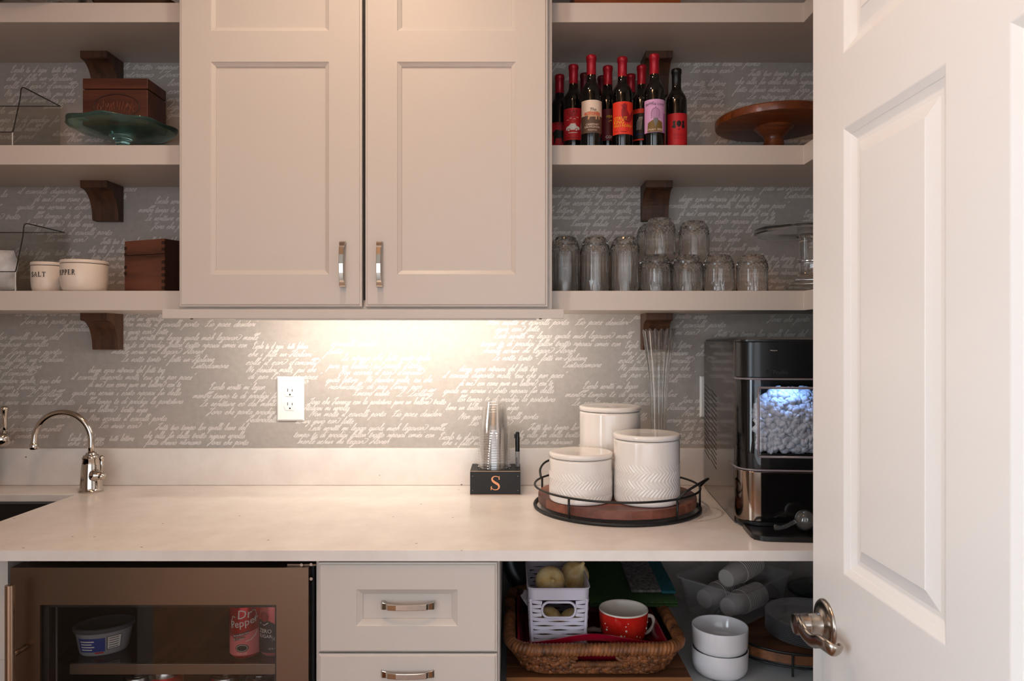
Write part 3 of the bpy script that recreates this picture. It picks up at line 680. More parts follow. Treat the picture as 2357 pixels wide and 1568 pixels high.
# ================================================================== lettering used on packages
prepare_text(['The', 'BUTCHER', 'CABERNET', 'SAUVIGNON', 'MOLDOVA', 'STRUT', 'KING', 'VINO ROSSO', 'Before', 'THE COUP', 'SYRAH', 'CLAY', 'CREEK', 'POINT', 'PERRO', 'COLOR', 'BEAST', 'RED BLEND',
              'Dr', 'Pepper', 'Strawberries', '& Cream', 'ZERO', 'SUGAR', 'Profile', 'GE', 'Making Ice', '12 FL OZ', 'EXTRA', 'CREAM', 'LIGHT', 'ITALY', '0', 'COLOMBO', 'Sharpie', 'DEW', 'CABERNET S.', 'TEMPRANILLO'])
def flatmat(name, c, rough=0.5): return mat('print_' + name, c, rough)
K_ = flatmat('black', (24, 21, 20)); WH_ = flatmat('white', (235, 228, 220)); RED_ = flatmat('red', (196, 32, 40)); YEL_ = flatmat('yellow', (244, 186, 40))
ORG_ = flatmat('orange_red', (232, 56, 34)); CREAM_ = flatmat('cream', (232, 210, 190)); BRN_ = flatmat('brown', (92, 70, 56)); PINK_ = flatmat('pink', (218, 164, 208))
OLV_ = flatmat('olive', (118, 92, 44)); GRY_ = flatmat('grey', (120, 116, 116)); DRED_ = flatmat('dark_red', (150, 22, 28)); DK_ = flatmat('near_black', (30, 26, 26)); BLU_ = flatmat('blue', (46, 66, 140)); PNK2_ = flatmat('salmon', (232, 120, 120)); GRN_ = flatmat('green', (70, 150, 50)); MAR_ = flatmat('maroon', (96, 12, 22)); PURP_ = flatmat('mauve', (176, 110, 176))

# ------------------------------------------------------------------ wine bottles
SZ2, SZ3 = TOPS[1], TOPS[2]
M_BOT = mat('dark_wine_glass', (10, 9, 8), 0.07, coat=0.5)
M_FOIL = mat('red_foil', (168, 22, 40), 0.34, metal=0.25)
M_FOILK = mat('black_foil', (18, 17, 17), 0.35)
BR = 0.0272
def bottle_mesh(h, hb=.150):
    g = G(); g.lathe([(.001, .004), (.018, .004), (.024, 0), (BR - .001, .0015), (BR, .005), (BR, hb), (BR - .0008, hb + .007), (BR - .0030, hb + .0145), (BR - .0070, hb + .0215), (.0160, hb + .0275), (.0134, hb + .0335), (.0122, hb + .041), (.0117, hb + .050), (.0116, h - .012), (.001, h - .012)], 36)
    return g
def capsule(h, z0):
    g = G(); g.lathe([(.0121, z0), (.0121, h - .013), (.0134, h - .012), (.0136, h - .004), (.0128, h - .001), (.011, h), (.001, h)], 28); return g
def bottle(px, Z, label, painter, h=0.250, foil=None, turn=0.0, fz=None, hb=.150, lab=(.043, .127)):
    t = thing('wine_bottle', label, 'bottle', (PX(px, Z), D(Z), SZ2 + .0004), 'wine bottles on the shelf', turn)
    bottle_mesh(h, hb).obj('glass', M_BOT, t, smooth=True)
    capsule(h, fz or h - .052).obj('foil', foil or M_FOIL, t, smooth=True)
    if painter:
        p = Print(); fn = on_cyl(BR); painter(p, fn, lab[0], lab[1]); p.g.obj('label', None, t, fix=False)
    return t
def base(p, fn, z0, z1, m, wd=.068): p.rect(fn, -wd / 2, wd / 2, z0, z1, m, 0, 24)
def lab_bull(p, fn, a, b):
    base(p, fn, a, b, CREAM_); zm = a + (b - a) * .52; p.rect(fn, -.034, .034, a, zm, BRN_, 1, 24)
    ox = [(-.021, .045), (-.019, .052), (-.010, .055), (.004, .054), (.016, .056), (.020, .051), (.021, .045), (.019, .034), (.017, .034), (.016, .043), (.013, .043), (.011, .034), (.008, .034), (.008, .041), (-.006, .041), (-.009, .034), (-.012, .034), (-.011, .043)]
    p.poly(fn, [(x, a + z) for x, z in ox], flatmat('ox', (196, 150, 116)), 2)
    p.text(fn, 'The', .011, .001, a + .056, K_, 3, shear=.2); p.text(fn, 'BUTCHER', .010, 0, a + .0455, ORG_, 4)
    p.text(fn, 'CABERNET', .0072, 0, a + .019, CREAM_, 3); p.text(fn, 'SAUVIGNON', .0072, 0, a + .0125, CREAM_, 3); p.text(fn, 'MOLDOVA', .0048, 0, a + .0055, CREAM_, 3)
def lab_strut(p, fn, a, b):
    base(p, fn, a, b, ORG_)
    rooster = [(.004, .030), (-.006, .045), (-.007, .060), (-.004, .070), (-.008, .074), (-.003, .076), (-.003, .080), (0, .077), (.003, .081), (.005, .076), (.009, .079), (.008, .072), (.009, .062), (.016, .050), (.022, .058), (.029, .062), (.026, .044), (.016, .030)]
    p.poly(fn, [(x, a + z) for x, z in rooster], DRED_, 1)
    p.rib(fn, [(-.001, a + .070), (.002, a + .064), (0, a + .058)], .0012, K_, 2)
    for dx in (.006, .012): p.rib(fn, [(dx, a + .03), (dx - .001, a + .012), (dx + .004, a + .008)], .0012, DRED_, 1)
    p.text(fn, 'STRUT', .0125, -.009, a + .036, YEL_, 3, wide=.95); p.text(fn, 'KING', .0125, -.0135, a + .0265, YEL_, 3, wide=.95); p.text(fn, 'VINO ROSSO', .0092, -.003, a + .0185, YEL_, 3, wide=.95)
    p.text(fn, 'ITALY', .0045, -.018, a + .0055, DRED_, 2); p.rect(fn, -.008, .008, a + .0055, a + .0075, DRED_, 2, 4)
def lab_coup(p, fn, a, b):
    base(p, fn, a, b, PINK_); p.rect(fn, .022, .034, a, a + .05, PURP_, 1, 4)
    p.text(fn, 'Before', .0085, -.016, a + .071, K_, 2, shear=.4, rot=R(14)); p.text(fn, 'THE COUP', .0074, .006, a + .0685, K_, 2)
    p.poly(fn, [(x, a + z) for x, z in [(-.022, .001), (-.020, .024), (-.008, .031), (.008, .031), (.017, .026), (.019, .001)]], OLV_, 2)
    p.poly(fn, [(x, a + z) for x, z in [(-.006, .031), (.0, .012), (.007, .031), (.006, .036), (-.005, .036)]], GRY_, 3)
    cage = lambda u: (u, .048 + math.sqrt(max(0, .011 ** 2 - u * u)) * 1.25)
    for k in range(-4, 5):
        u = k * .00275; p.rib(fn, [(u, a + .036), (u, a + cage(u)[1])], .0005, K_, 3)
    p.rib(fn, [(.011 * math.cos(R(q)), a + .048 + .0137 * math.sin(R(q))) for q in range(0, 181, 15)], .0006, K_, 3)
    for zz in (.036, .043, .048): p.rib(fn, [(-.011, a + zz), (.011, a + zz)], .0007, K_, 3)
    p.rib(fn, [(0, a + .0615), (0, a + .065)], .0009, K_, 3)
    p.text(fn, 'SYRAH', .0078, -.012, a + .004, CREAM_, 4); p.rect(fn, .004, .018, a + .0075, a + .009, CREAM_, 4, 4); p.rect(fn, .004, .018, a + .0045, a + .006, CREAM_, 4, 4)
def lab_beast(p, fn, a, b):
    base(p, fn, a, b, RED_); p.rect(fn, -.03, .03, a + .002, a + .0028, DRED_, 1, 16); p.rect(fn, -.03, .03, b - .003, b - .0022, DRED_, 1, 16)
    crest = [(-.006, .062), (0, .066), (.006, .062), (.006, .054), (0, .048), (-.006, .054)]
    p.poly(fn, [(x, a + z) for x, z in crest], DK_, 2)
    for s in (-1, 1): p.poly(fn, [(s * x, a + z) for x, z in [(.007, .048), (.009, .058), (.008, .064), (.013, .066), (.016, .062), (.014, .056), (.018, .05), (.013, .046)]], DK_, 2)
    p.rib(fn, [(-.012, a + .047), (0, a + .042), (.012, a + .047)], .002, DK_, 2)
    p.text(fn, 'BEAST', .010, 0, a + .025, DRED_, 2); p.text(fn, 'RED BLEND', .005, 0, a + .018, DRED_, 2)
def lab_car(p, fn, a, b):
    base(p, fn, a, b, RED_); p.text(fn, 'CLAY', .0125, -.002, a + .070, DK_, 2); p.text(fn, 'CREEK', .008, -.002, a + .0625, DK_, 2)
    car = [(-.020, .026), (-.019, .034), (-.010, .038), (-.006, .043), (.006, .043), (.010, .036), (.018, .033), (.018, .026)]
    p.poly(fn, [(x, a + z) for x, z in car], WH_, 2)
    for dx in (-.011, .009): p.disc(fn, dx, a + .026, .0042, RED_, 3); p.disc(fn, dx, a + .026, .0026, WH_, 4)
    for k, (dx, dz) in enumerate(((-.014, .052), (-.006, .056), (.004, .054), (.012, .058))): p.rib(fn, [(dx - .003, a + dz), (dx, a + dz + .002), (dx + .003, a + dz)], .001, WH_, 2)
    p.rect(fn, -.012, .012, a + .018, a + .0195, WH_, 2, 6); p.text(fn, 'TEMPRANILLO', .005, 0, a + .004, MAR_, 2)
def lab_point(p, fn, a, b):
    base(p, fn, a, b, RED_); p.text(fn, 'POINT', .0105, 0, a + .070, DK_, 2)
    bull = [(-.022, .050), (-.012, .058), (.004, .054), (.016, .058), (.022, .05), (.018, .04), (.012, .036), (.010, .022), (.006, .022), (.004, .034), (-.012, .034), (-.014, .02), (-.018, .02), (-.018, .036)]
    p.poly(fn, [(x, a + z) for x, z in bull], DK_, 2); p.poly(fn, [(-.034, a), (.0, a), (.034, a + .02), (.034, a)], MAR_, 1)
def lab_perro(p, fn, a, b):
    base(p, fn, a, b, MAR_); p.text(fn, 'PERRO', .010, .003, a + .060, YEL_, 2); p.rib(fn, [(-.006, a + .050), (0, a + .054), (.006, a + .050)], .0015, YEL_, 2)
    p.poly(fn, [(x, a + z) for x, z in [(.0, .03), (.004, .046), (.012, .048), (.012, .032)]], DK_, 2); p.text(fn, 'COLOR', .010, .003, a + .006, WH_, 2)
def lab_night(p, fn, a, b):
    base(p, fn, a, b, DK_); p.rect(fn, -.034, .034, b - .012, b, ORG_, 1, 12); p.rect(fn, -.034, .034, a, a + .004, ORG_, 1, 12)
    for k in range(5): p.rib(fn, [(-.012 + .003 * k, a + .028), (-.010 + .003 * k, a + .05), (-.004 + .002 * k, a + .062)], .0008, WH_, 2)
    p.text(fn, 'CABERNET S.', .006, -.002, a + .014, BLU_, 2)
bottle(1361, 1.860, 'wine bottle with a cream and brown bull label reading Cabernet Sauvignon', lab_bull)
bottle(1432.5, 1.872, 'wine bottle with a bright orange-red rooster label and yellow lettering', lab_strut)
bottle(1506, 1.854, 'wine bottle with a pink label showing a birdcage over a jacket', lab_coup, turn=R(-4))
bottle(1557, 1.890, 'short black-capped wine bottle with a plain red crest label', lab_beast, h=.226, foil=M_FOILK, fz=.180, hb=.138, lab=(.018, .103))
bottle(1320, 1.924, 'wine bottle with a red car label beside the cream-labelled one', lab_car, turn=R(-8))
bottle(1288, 1.985, 'wine bottle with a red bull label nearest the cabinet', lab_point, h=.246, lab=(.03, .108))
bottle(1399, 1.932, 'wine bottle with a maroon and yellow label behind two front bottles', lab_perro, turn=R(10))
bottle(1477, 1.928, 'wine bottle with a black and orange label behind the pink-labelled one', lab_night, turn=R(-14))
bottle(1452, 1.992, 'rear wine bottle seen only by its red neck between two front bottles', lab_perro)
bottle(1346, 1.985, 'rear wine bottle whose dark red neck shows beside the cream-labelled one', lab_night, foil=mat('dark_red_foil', (96, 18, 26), 0.4, metal=0.2))
bottle(1386, 2.006, 'rearmost wine bottle almost hidden behind the maroon-labelled one', lab_night, foil=MATS['dark_red_foil'])

# ------------------------------------------------------------------ cake stands
M_ACA = wood('acacia', (78, 36, 16), (136, 70, 32), axis=0, rough=0.35, scale=30, coat=.2)
t = thing('wooden_cake_stand', 'low round wooden cake stand beside the wine bottles', 'cake stand', (PX(1781, 1.90), D(1.90), SZ2 + .0004))
G().lathe([(.001, .076), (.138, .076), (.149, .079), (.1505, .084), (.1505, .096), (.147, .0995), (.001, .0995)], 64).obj('plate', M_ACA, t, auto=30)
G().lathe([(.001, 0), (.026, 0), (.028, .004), (.027, .030), (.024, .042), (.026, .050), (.040, .064), (.048, .072), (.05, .0758)], 40).obj('stem', M_ACA, t, smooth=True)
t = thing('glass_cake_stand', 'clear glass pedestal cake stand at the end of the tumblers', 'cake stand', (PX(1856, 1.905), D(1.905), SZ3 + .0004))
G().lathe([(.001, .152), (.020, .152), (.024, .157), (.120, .160), (.128, .158), (.132, .162), (.132, .171), (.128, .173), (.118, .170), (.001, .169)], 64).obj('plate', M_GLASS, t, auto=30)
G().lathe([(.001, .004), (.050, .004), (.062, .0), (.067, .002), (.066, .008), (.054, .014), (.045, .022), (.042, .030), (.028, .036), (.022, .046), (.018, .060), (.0185, .082), (.022, .084), (.022, .088), (.0185, .090), (.020, .120), (.021, .146), (.026, .151), (.001, .1515)], 48).obj('pedestal', M_GLASS, t, auto=40)

# ------------------------------------------------------------------ cut-glass tumblers, upside down
def tumbler_mesh(name, rad, h):
    n = 72; g = G(); r0 = rad
    zs = [(0.0, .99), (.002, 1.0), (.012, 1.0)] + [(.012 + (h - .05) * k / 5, 1.0 - .015 * k / 5) for k in range(1, 6)]
    prof = [(r0 * f, z) for z, f in zs]
    zb = h - .038; rows = 7
    for k in range(1, rows + 1):
        q = k / rows; prof.append((r0 * (.985 - .30 * q ** 2.2), zb + (h - .002 - zb) * q))
    prof += [(r0 * .62, h), (r0 * .3, h - .002), (.0006, h - .002)]
    flute0, flute1 = .014, h - .038
    def rf(r, z, a):
        if flute0 < z <= flute1: return r * (1 - .030 * abs(math.sin(9 * a)))
        if z > flute1 and r > r0 * .66:
            row = round((z - zb) / ((h - .002 - zb) / rows))
            return r + .0017 * (1, 0, -1, 0)[(int(round(a / (2 * math.pi) * n)) + 2 * (row % 2)) % 4]
        return r
    g.lathe(prof, n, rf=rf)
    inner = [(.0006, h - .014), (r0 * .55, h - .015), (r0 * .78, h - .024), (r0 * .90, h - .04), (r0 * .925, h * .4), (r0 * .94, .004), (r0 * .965, .0)]
    g.lathe(inner, n)
    # join the rim
    no = len(prof) * n; ri = no + (len(inner) - 1) * n
    g.f += [(k, (k + 1) % n, ri + (k + 1) % n, ri + k) for k in range(n)]; g.m += [0] * n
    return g
def tumbler(name, label, group, px, Z, z, proto):
    if proto.get(name) is None:
        rad, h = proto['spec'][name]
        o = tumbler_mesh(name, rad, h).obj(name, M_TUMB, auto=14); proto[name] = o
    else:
        o = proto[name].copy(); COL.objects.link(o)
    o.location = (PX(px, Z), D(Z), z); o.rotation_euler = (0, 0, random.uniform(0, 1))
    return tag(o, label, 'glass', group)
PT = {'spec': {'tall_tumbler': (.0365, .141), 'short_tumbler': (.0398, .0945)}}
ords = ('first', 'second', 'third', 'fourth')
for k, px in enumerate((1301, 1370, 1438.5)):
    tumbler('tall_tumbler', f'tall cut-glass tumbler upside down, {ords[k]} from the cabinet in the front row', 'tall tumblers', px, 1.845, SZ3 + .0004, PT)
for k, px in enumerate((1298, 1366, 1433)):
    tumbler('tall_tumbler', f'tall cut-glass tumbler upside down, {ords[k]} from the cabinet in the rear row', 'tall tumblers', px, 1.935, SZ3 + .0004, PT)
for k, px in enumerate((1509, 1581.5, 1654, 1731)):
    tumbler('short_tumbler', f'short cut-glass tumbler upside down, {ords[k]} from the tall ones in the front row', 'short tumblers', px, 1.845, SZ3 + .0004, PT)
for k, px in enumerate((1500, 1570)):
    tumbler('short_tumbler', f'short cut-glass tumbler upside down, {ords[k]} from the tall ones in the rear row', 'short tumblers', px, 1.938, SZ3 + .0004, PT)
tumbler('short_tumbler', 'short cut-glass tumbler stacked in front on top of two others', 'short tumblers', 1519, 1.850, SZ3 + .0952, PT)
tumbler('short_tumbler', 'short cut-glass tumbler stacked further back beside the upper front one', 'short tumblers', 1597, 1.895, SZ3 + .0952, PT)
tumbler('short_tumbler', 'short cut-glass tumbler stacked behind the upper front one', 'short tumblers', 1500, 1.940, SZ3 + .0952, PT)

# ------------------------------------------------------------------ objects on the faucet-side shelves
M_EDGE = mat('acrylic_edge', (52, 46, 44), 0.2)
def scoop_bin(xr, zs, zt, lip, Zf, Zb, width, label):
    """clear open-front acrylic bin; its cut edges look dark"""
    t = thing('acrylic_bin', label, 'bin', (xr, 0, zs + .0004), 'clear acrylic bins')
    h = zt - zs; yb, yf = D(Zb), D(Zf); yl = yf - .036; e = .0022
    side = spline([(yl, lip, 0), (yl + .004, lip + .004, 0), (yl + .012, lip + .03, 0), (yf - .006, h - .035, 0), (yf - .003, h - .012, 0), (yf + .004, h - .002, 0), (yf + .016, h, 0)], 4)
    side = [(p.x, p.y) for p in side] + [(yb, h)]
    poly = [(yb, 0), (yl, 0)] + side
    for x in (0, -width): G().prism(poly, lambda u, v, d: (d, u, v), x - e, x).obj('side_wall', M_THIN, t)
    G().box(-width, -e, yb - e, yb, 0, h).obj('back_wall', M_THIN, t)
    G().box(-width, -e, yl, yl + e, .003, lip).obj('front_lip', M_THIN, t)
    G().box(-width, -e, yl, yb, 0, .003).obj('bottom', M_THIN, t)
    for x in (-e / 2, -width + e / 2):
        G().tube([(x, u, v) for u, v in side], .0016, 6).obj('side_edge', M_EDGE, t)
    G().tube([(-width, yl + e / 2, lip), (-e, yl + e / 2, lip)], .0013, 6).obj('lip_edge', M_EDGE, t)
    G().tube([(-width, yb - e / 2, h), (-e, yb - e / 2, h)], .0013, 6).obj('back_edge', M_EDGE, t)
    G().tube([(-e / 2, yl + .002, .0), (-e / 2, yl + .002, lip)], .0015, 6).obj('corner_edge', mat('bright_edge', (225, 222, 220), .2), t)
scoop_bin(-1.265, SZ2, PZ(198, 1.85), .040, 1.853, 2.012, .24, 'clear open-front acrylic bin beside the carved box and green stand')
scoop_bin(-1.2576, SZ3, PZ(513, 1.85), .050, 1.853, 2.020, .24, 'clear open-front acrylic bin behind the salt crock')
# white paper packet in the lower bin
M_PKT = noise_col(mat('packet_paper', (214, 210, 208), 0.35), (196, 192, 192), (226, 224, 222), scale=30, detail=5, bump=.6)
g = G(); rows, cols = 9, 9; pv = []
for s in (0, 1):
    for j in range(rows):
        for i in range(cols):
            u, v = i / (cols - 1), j / (rows - 1); th = .030 * math.sin(math.pi * u) * (.4 + .6 * math.sin(math.pi * min(1, v * .9 + .08)))
            edge_ = .006 * math.sin(9 * v + 2) if i == cols - 1 else 0
            pv.append((-.150 + .150 * u + edge_, (-1 if s == 0 else 1) * th + random.uniform(-.002, .002), .003 + .112 * v + random.uniform(-.002, .002)))
n_ = rows * cols; pf = []
for s in (0, 1):
    for j in range(rows - 1):
        for i in range(cols - 1):
            q = (s * n_ + j * cols + i, s * n_ + j * cols + i + 1, s * n_ + (j + 1) * cols + i + 1, s * n_ + (j + 1) * cols + i); pf.append(q if s == 0 else q[::-1])
for j in range(rows - 1):
    for i in (0, cols - 1): pf.append((j * cols + i, (j + 1) * cols + i, n_ + (j + 1) * cols + i, n_ + j * cols + i))
for i in range(cols - 1):
    for j in (0, rows - 1): pf.append((j * cols + i, j * cols + i + 1, n_ + j * cols + i + 1, n_ + j * cols + i))
o = g.add(pv, pf).obj('paper_packet', M_PKT, smooth=True, loc=(PX(40, 1.93) - .003, D(1.93), SZ3 + .0035)); tag(o, 'crumpled white packet standing in the lower clear bin', 'packet')
# green glass stand with the carved box on it
M_GREEN = mat('green_glass', (0.42, 0.70, 0.62), 0.02, trans=0.92, ior=1.45)
gx, gy = PX(285, 1.92), D(1.915)
t = thing('green_glass_stand', 'green glass cake stand with a wavy rim on the middle shelf', 'cake stand', (gx, gy, SZ2 + .0004))
n = 72; g = G()
prof = [(.001, .056), (.030, .056), (.072, .060), (.090, .066), (.108, .066), (.124, .070), (.132, .078), (.134, .081), (.130, .083), (.120, .076), (.106, .0725), (.088, .072), (.070, .066), (.03, .0635), (.001, .0635)]
v, f = [], []
for (r, z) in prof:
    for k in range(n):
        a = 2 * math.pi * k / n; q = max(0, (r - .085) / .05); rr = r * (1 + .022 * q * math.sin(8 * a)); v.append((rr * math.cos(a), rr * math.sin(a), z + .0020 * q * math.sin(8 * a + .6)))
for j in range(len(prof) - 1):
    for k in range(n): f.append((j * n + k, j * n + (k + 1) % n, (j + 1) * n + (k + 1) % n, (j + 1) * n + k))
g.add(v, f).obj('plate', M_GREEN, t, smooth=True)
G().lathe([(.001, .003), (.030, .003), (.044, .0), (.046, .003), (.040, .008), (.022, .018), (.015, .030), (.018, .044), (.030, .0525), (.034, .0558), (.001, .0558)], 40).obj('pedestal', M_GREEN, t, smooth=True)
M_CARV = wood('carved_box_wood', (62, 32, 22), (100, 54, 36), axis=0, rough=0.4, scale=26)
M_CARVD = wood('carved_box_dark', (40, 22, 16), (60, 34, 24), axis=2, rough=.5, scale=26)
zb = SZ2 + .0004 + .0765
bx = (PX(190, 1.87) + PX(340, 1.87)) / 2; bw = PX(340, 1.87) - PX(190, 1.87); bt = PZ(180, 1.87) - zb
t = thing('carved_box', 'brown wooden box with an oval carving on the green glass stand', 'box', (bx, D(1.92), zb))
G().box(-bw / 2, bw / 2, -.05, .05, .0, bt - .030).obj('body', M_CARV, t, bevel=.0015)
G().box(-bw / 2, bw / 2, -.05, .05, bt - .0275, bt).obj('lid', M_CARV, t, bevel=.0015)
G().box(-bw / 2 + .006, bw / 2 - .006, -.044, .044, bt - .030, bt - .0275).obj('lid_gap', M_CARVD, t)
ov = [(.060 * math.cos(2 * math.pi * k / 40) + .004, -.0505, .046 + .031 * math.sin(2 * math.pi * k / 40)) for k in range(40)]
G().tube(ov, .0012, 6, closed=True).obj('oval_carving', M_CARVD, t)
g = G(); random.seed(3)
for k in range(16):
    x = -.045 + .0062 * k; z0 = .046 + random.uniform(-.006, .006)
    g.tube(spline([(x, -.0503, z0 - random.uniform(.004, .013)), (x + random.uniform(-.003, .004), -.0507, z0), (x + random.uniform(-.002, .006), -.0503, z0 + random.uniform(.003, .013))], 3), .0011, 5)
g.obj('relief', mat('carving_light', (122, 70, 46), .4), t)['kind'] = 'stuff'
# keepsake box with finger joints
M_BOXW = wood('figured_walnut', (54, 30, 22), (134, 80, 58), axis=0, rough=.4, scale=9)
t = thing('finger_jointed_box', 'reddish wooden box with dark finger joints beside the pepper crock', 'box', (PX(378, 1.835) , D(1.835), SZ3 + .0004), rotz=R(-22))
kw, kd, kh = .140, .10, PZ(549, 1.835) - SZ3 - .0004
G().box(-kw, 0, 0, kd, 0, kh - .039).obj('body', M_BOXW, t, bevel=.001)
G().box(-kw, 0, 0, kd, kh - .038, kh).obj('lid', M_BOXW, t, bevel=.001)
M_JOINT = wood('joint_dark', (38, 22, 16), (60, 36, 26), axis=2, rough=.5)
for k in range(8):
    z0 = .006 + k * .0165
    if kh - .041 < z0 + .008 and z0 < kh - .036: continue
    G().box(-.0085, .0006, -.0006, .004, z0, min(z0 + .0085, kh - .001)).obj('finger_joint', M_JOINT, t)
    if k > 2: G().box(-kw - .0006, -kw + .0085, -.0006, .004, z0 - .008, z0).obj('finger_joint', M_JOINT, t)
G().box(-.003, .0004, .003, kd, 0.001, kh - .0005).obj('side_face', M_JOINT, t)
# salt and pepper crocks
M_CREAM = mat('cream_stoneware', (230, 214, 198), 0.3)
def serif_letters(p, fn, word, h, xc, z, m, layer=1):
    S = {'S': ([[(.5, .82), (.28, 1), (.06, .8), (.2, .58), (.42, .42), (.54, .2), (.3, 0), (.04, .18)]], .6, [(.5, .7, .5, .95), (.04, .05, .04, .3)]),
         'A': ([[(0.05, 0), (.36, 1)], [(.36, 1), (.68, 0)], [(.15, .35), (.56, .35)]], .74, [(-.04, 0, .16, 0), (.56, 0, .80, 0)]),
         'L': ([[(.14, 0), (.14, 1)], [(.14, .03), (.55, .03)]], .6, [(.02, 0, .28, 0), (.02, 1, .28, 1), (.55, 0, .55, .25)]),
         'T': ([[(.33, 0), (.33, 1)], [(.02, .97), (.64, .97)]], .68, [(.2, 0, .46, 0), (.02, .75, .02, 1), (.64, .75, .64, 1)]),
         'P': ([[(.14, 0), (.14, 1)], [(.14, .97), (.4, .97), (.52, .74), (.4, .5), (.14, .5)]], .6, [(.02, 0, .28, 0), (.02, 1, .2, 1)]),
         'E': ([[(.14, 0), (.14, 1)], [(.14, .97), (.52, .97)], [(.14, .5), (.42, .5)], [(.14, .03), (.55, .03)]], .62, [(.02, 0, .2, 0), (.02, 1, .2, 1), (.52, .78, .52, 1), (.55, 0, .55, .22), (.42, .4, .42, .6)]),
         'R': ([[(.14, 0), (.14, 1)], [(.14, .97), (.4, .97), (.52, .74), (.4, .5), (.14, .5)], [(.34, .5), (.6, 0)]], .68, [(.02, 0, .28, 0), (.02, 1, .2, 1), (.52, 0, .70, 0)])}
    tot = sum(S[c][1] + .2 for c in word) - .2; x = xc - tot * h / 2
    for c in word:
        st, adv, ser = S[c]
        for q in st:
            pts = [(x + a * h, z + b * h) for a, b in q]
            if c == 'S': pts = [(r_.x, r_.y) for r_ in spline([(a, b, 0) for a, b in pts], 3)]
            p.rib(fn, pts, h * (.17 if q[0][0] == q[-1][0] or c == 'S' else .10), m, layer)
        for (a, b, c2, d2) in ser: p.rib(fn, [(x + a * h, z + b * h), (x + c2 * h, z + d2 * h)], h * .08, m, layer)
        x += (adv + .2) * h
def crock(px, Z, rad, h, word, turn, label):
    t = thing('stoneware_crock', label, 'crock', (PX(px, Z), D(Z), SZ3 + .0004), 'salt and pepper crocks')
    def wall(r, z): return (r * rad, z)
    G().lathe([wall(.001, .001), wall(.72, .001), wall(.80, 0), wall(.88, .004), wall(.945, .014), wall(.975, .03), wall(.985, h - .012), wall(.975, h - .0105), wall(.001, h - .0105)], 48).obj('pot', M_CREAM, t, smooth=True)
    G().lathe([wall(.001, h - .0100), wall(.955, h - .0100), wall(.965, h - .0092)], 48).obj('lid_gap', K_, t)
    G().lathe([wall(.001, h - .0092), wall(.99, h - .0092), wall(1.0, h - .007), wall(1.0, h - .003), wall(.97, h - .0005), wall(.9, h), wall(.001, h)], 48).obj('lid', M_CREAM, t, smooth=True)
    p = Print(); fn = on_cyl(rad * .986, turn); serif_letters(p, fn, word, .0120, 0, h - .0395, K_); p.g.obj('lettering', None, t, fix=False)
crock(112.5, 1.885, .0415, .0795, 'SALT', R(-4), 'small cream crock lettered SALT')
crock(194.5, 1.845, .0553, .0800, 'PEPPER', R(-21), 'wide cream crock lettered PEPPER')
# slivers of things on the top shelves
t = thing('glass_canister', 'clear glass canister base at the top edge over the acrylic bins', 'canister', (PX(95, 1.86), D(1.86), TOPS[0] + .0004))
G().lathe([(.001, .006), (.09, .006), (.10, .0), (.102, .004), (.102, .20), (.098, .20), (.098, .012), (.001, .010)], 48).obj('body', M_GLASS, t, auto=40)
t = thing('serving_tray', 'dark metal tray edge at the very top over the carved box', 'tray', (PX(322, 1.86), D(1.89), TOPS[0] + .0004))
G().loft([ring(rrect(.18, .14, .02), 0), ring(rrect(.21, .17, .03), .02), ring(rrect(.206, .166, .03), .02), ring(rrect(.176, .136, .02), .003)]).obj('pan', M_STEELD, t, auto=40)
t = thing('wooden_crate', 'brown wooden crate edge at the very top over the wine bottles', 'crate', (PX(1440, 1.85), D(1.89), TOPS[0] + .0004))
for k in range(3): G().box(-.135, .135, -.07, .07, .0005 + .05 * k, .046 + .05 * k).obj('slat', M_ACA, t, bevel=.002)

# ------------------------------------------------------------------ outlet plates
def plate(px0, px1, py0, py1, name, label):
    x0, x1, z0, z1 = PX(px0, 2.045), PX(px1, 2.045), PZ(py1, 2.045), PZ(py0, 2.045)
    t = thing(name, label, 'outlet', ((x0 + x1) / 2, -0.0012, (z0 + z1) / 2))
    hw, hh = (x1 - x0) / 2, (z1 - z0) / 2
    g = G(); A = [(-hw, -hh), (hw, -hh), (hw, hh), (-hw, hh)]
    g.loft([[(u, 0, v) for u, v in A], [(u, -.003, v) for u, v in A], [(u * (1 - .004 / hw), -.0065, v * (1 - .004 / hh)) for u, v in A]]); g.obj('cover_plate', M_PLASTIC, t, bevel=.0008)
    return t, hw, hh
t, hw, hh = plate(637, 700, 867, 969, 'outlet', 'white duplex wall outlet over the middle of the counter')
for s in (.0195, -.0195):
    g = G(); pts = []
    for k in range(28):
        a = 2 * math.pi * k / 28; pts.append((.0168 * math.cos(a), max(-.0135, min(.0135, .0172 * math.sin(a)))))
    o = G().prism(pts, lambda u, v, d: (u, d, v + s), -.0066, -.0085).obj('receptacle', M_PLASTIC, t, bevel=.0006)
    for dx, hh_ in ((-.0063, .0042), (.0063, .0035)): G().box(dx - .0009, dx + .0009, -.0088, -.0084, s + .001, s + .001 + 2 * hh_).obj('slot', M_SLOT, o)
    G().lathe([(.0001, 0), (.0024, 0), (.0024, .0004)], 14, axis='y').obj('ground_hole', M_SLOT, o, loc=(0, -.0088, s - .0075))
G().box(-.009, .009, -.0069, -.0066, -.0062, -.0058).obj('screw_line', GRY_, t)
plate(1611, 1674, 866, 961, 'wall_plate', 'white wall plate half hidden behind the ice maker')

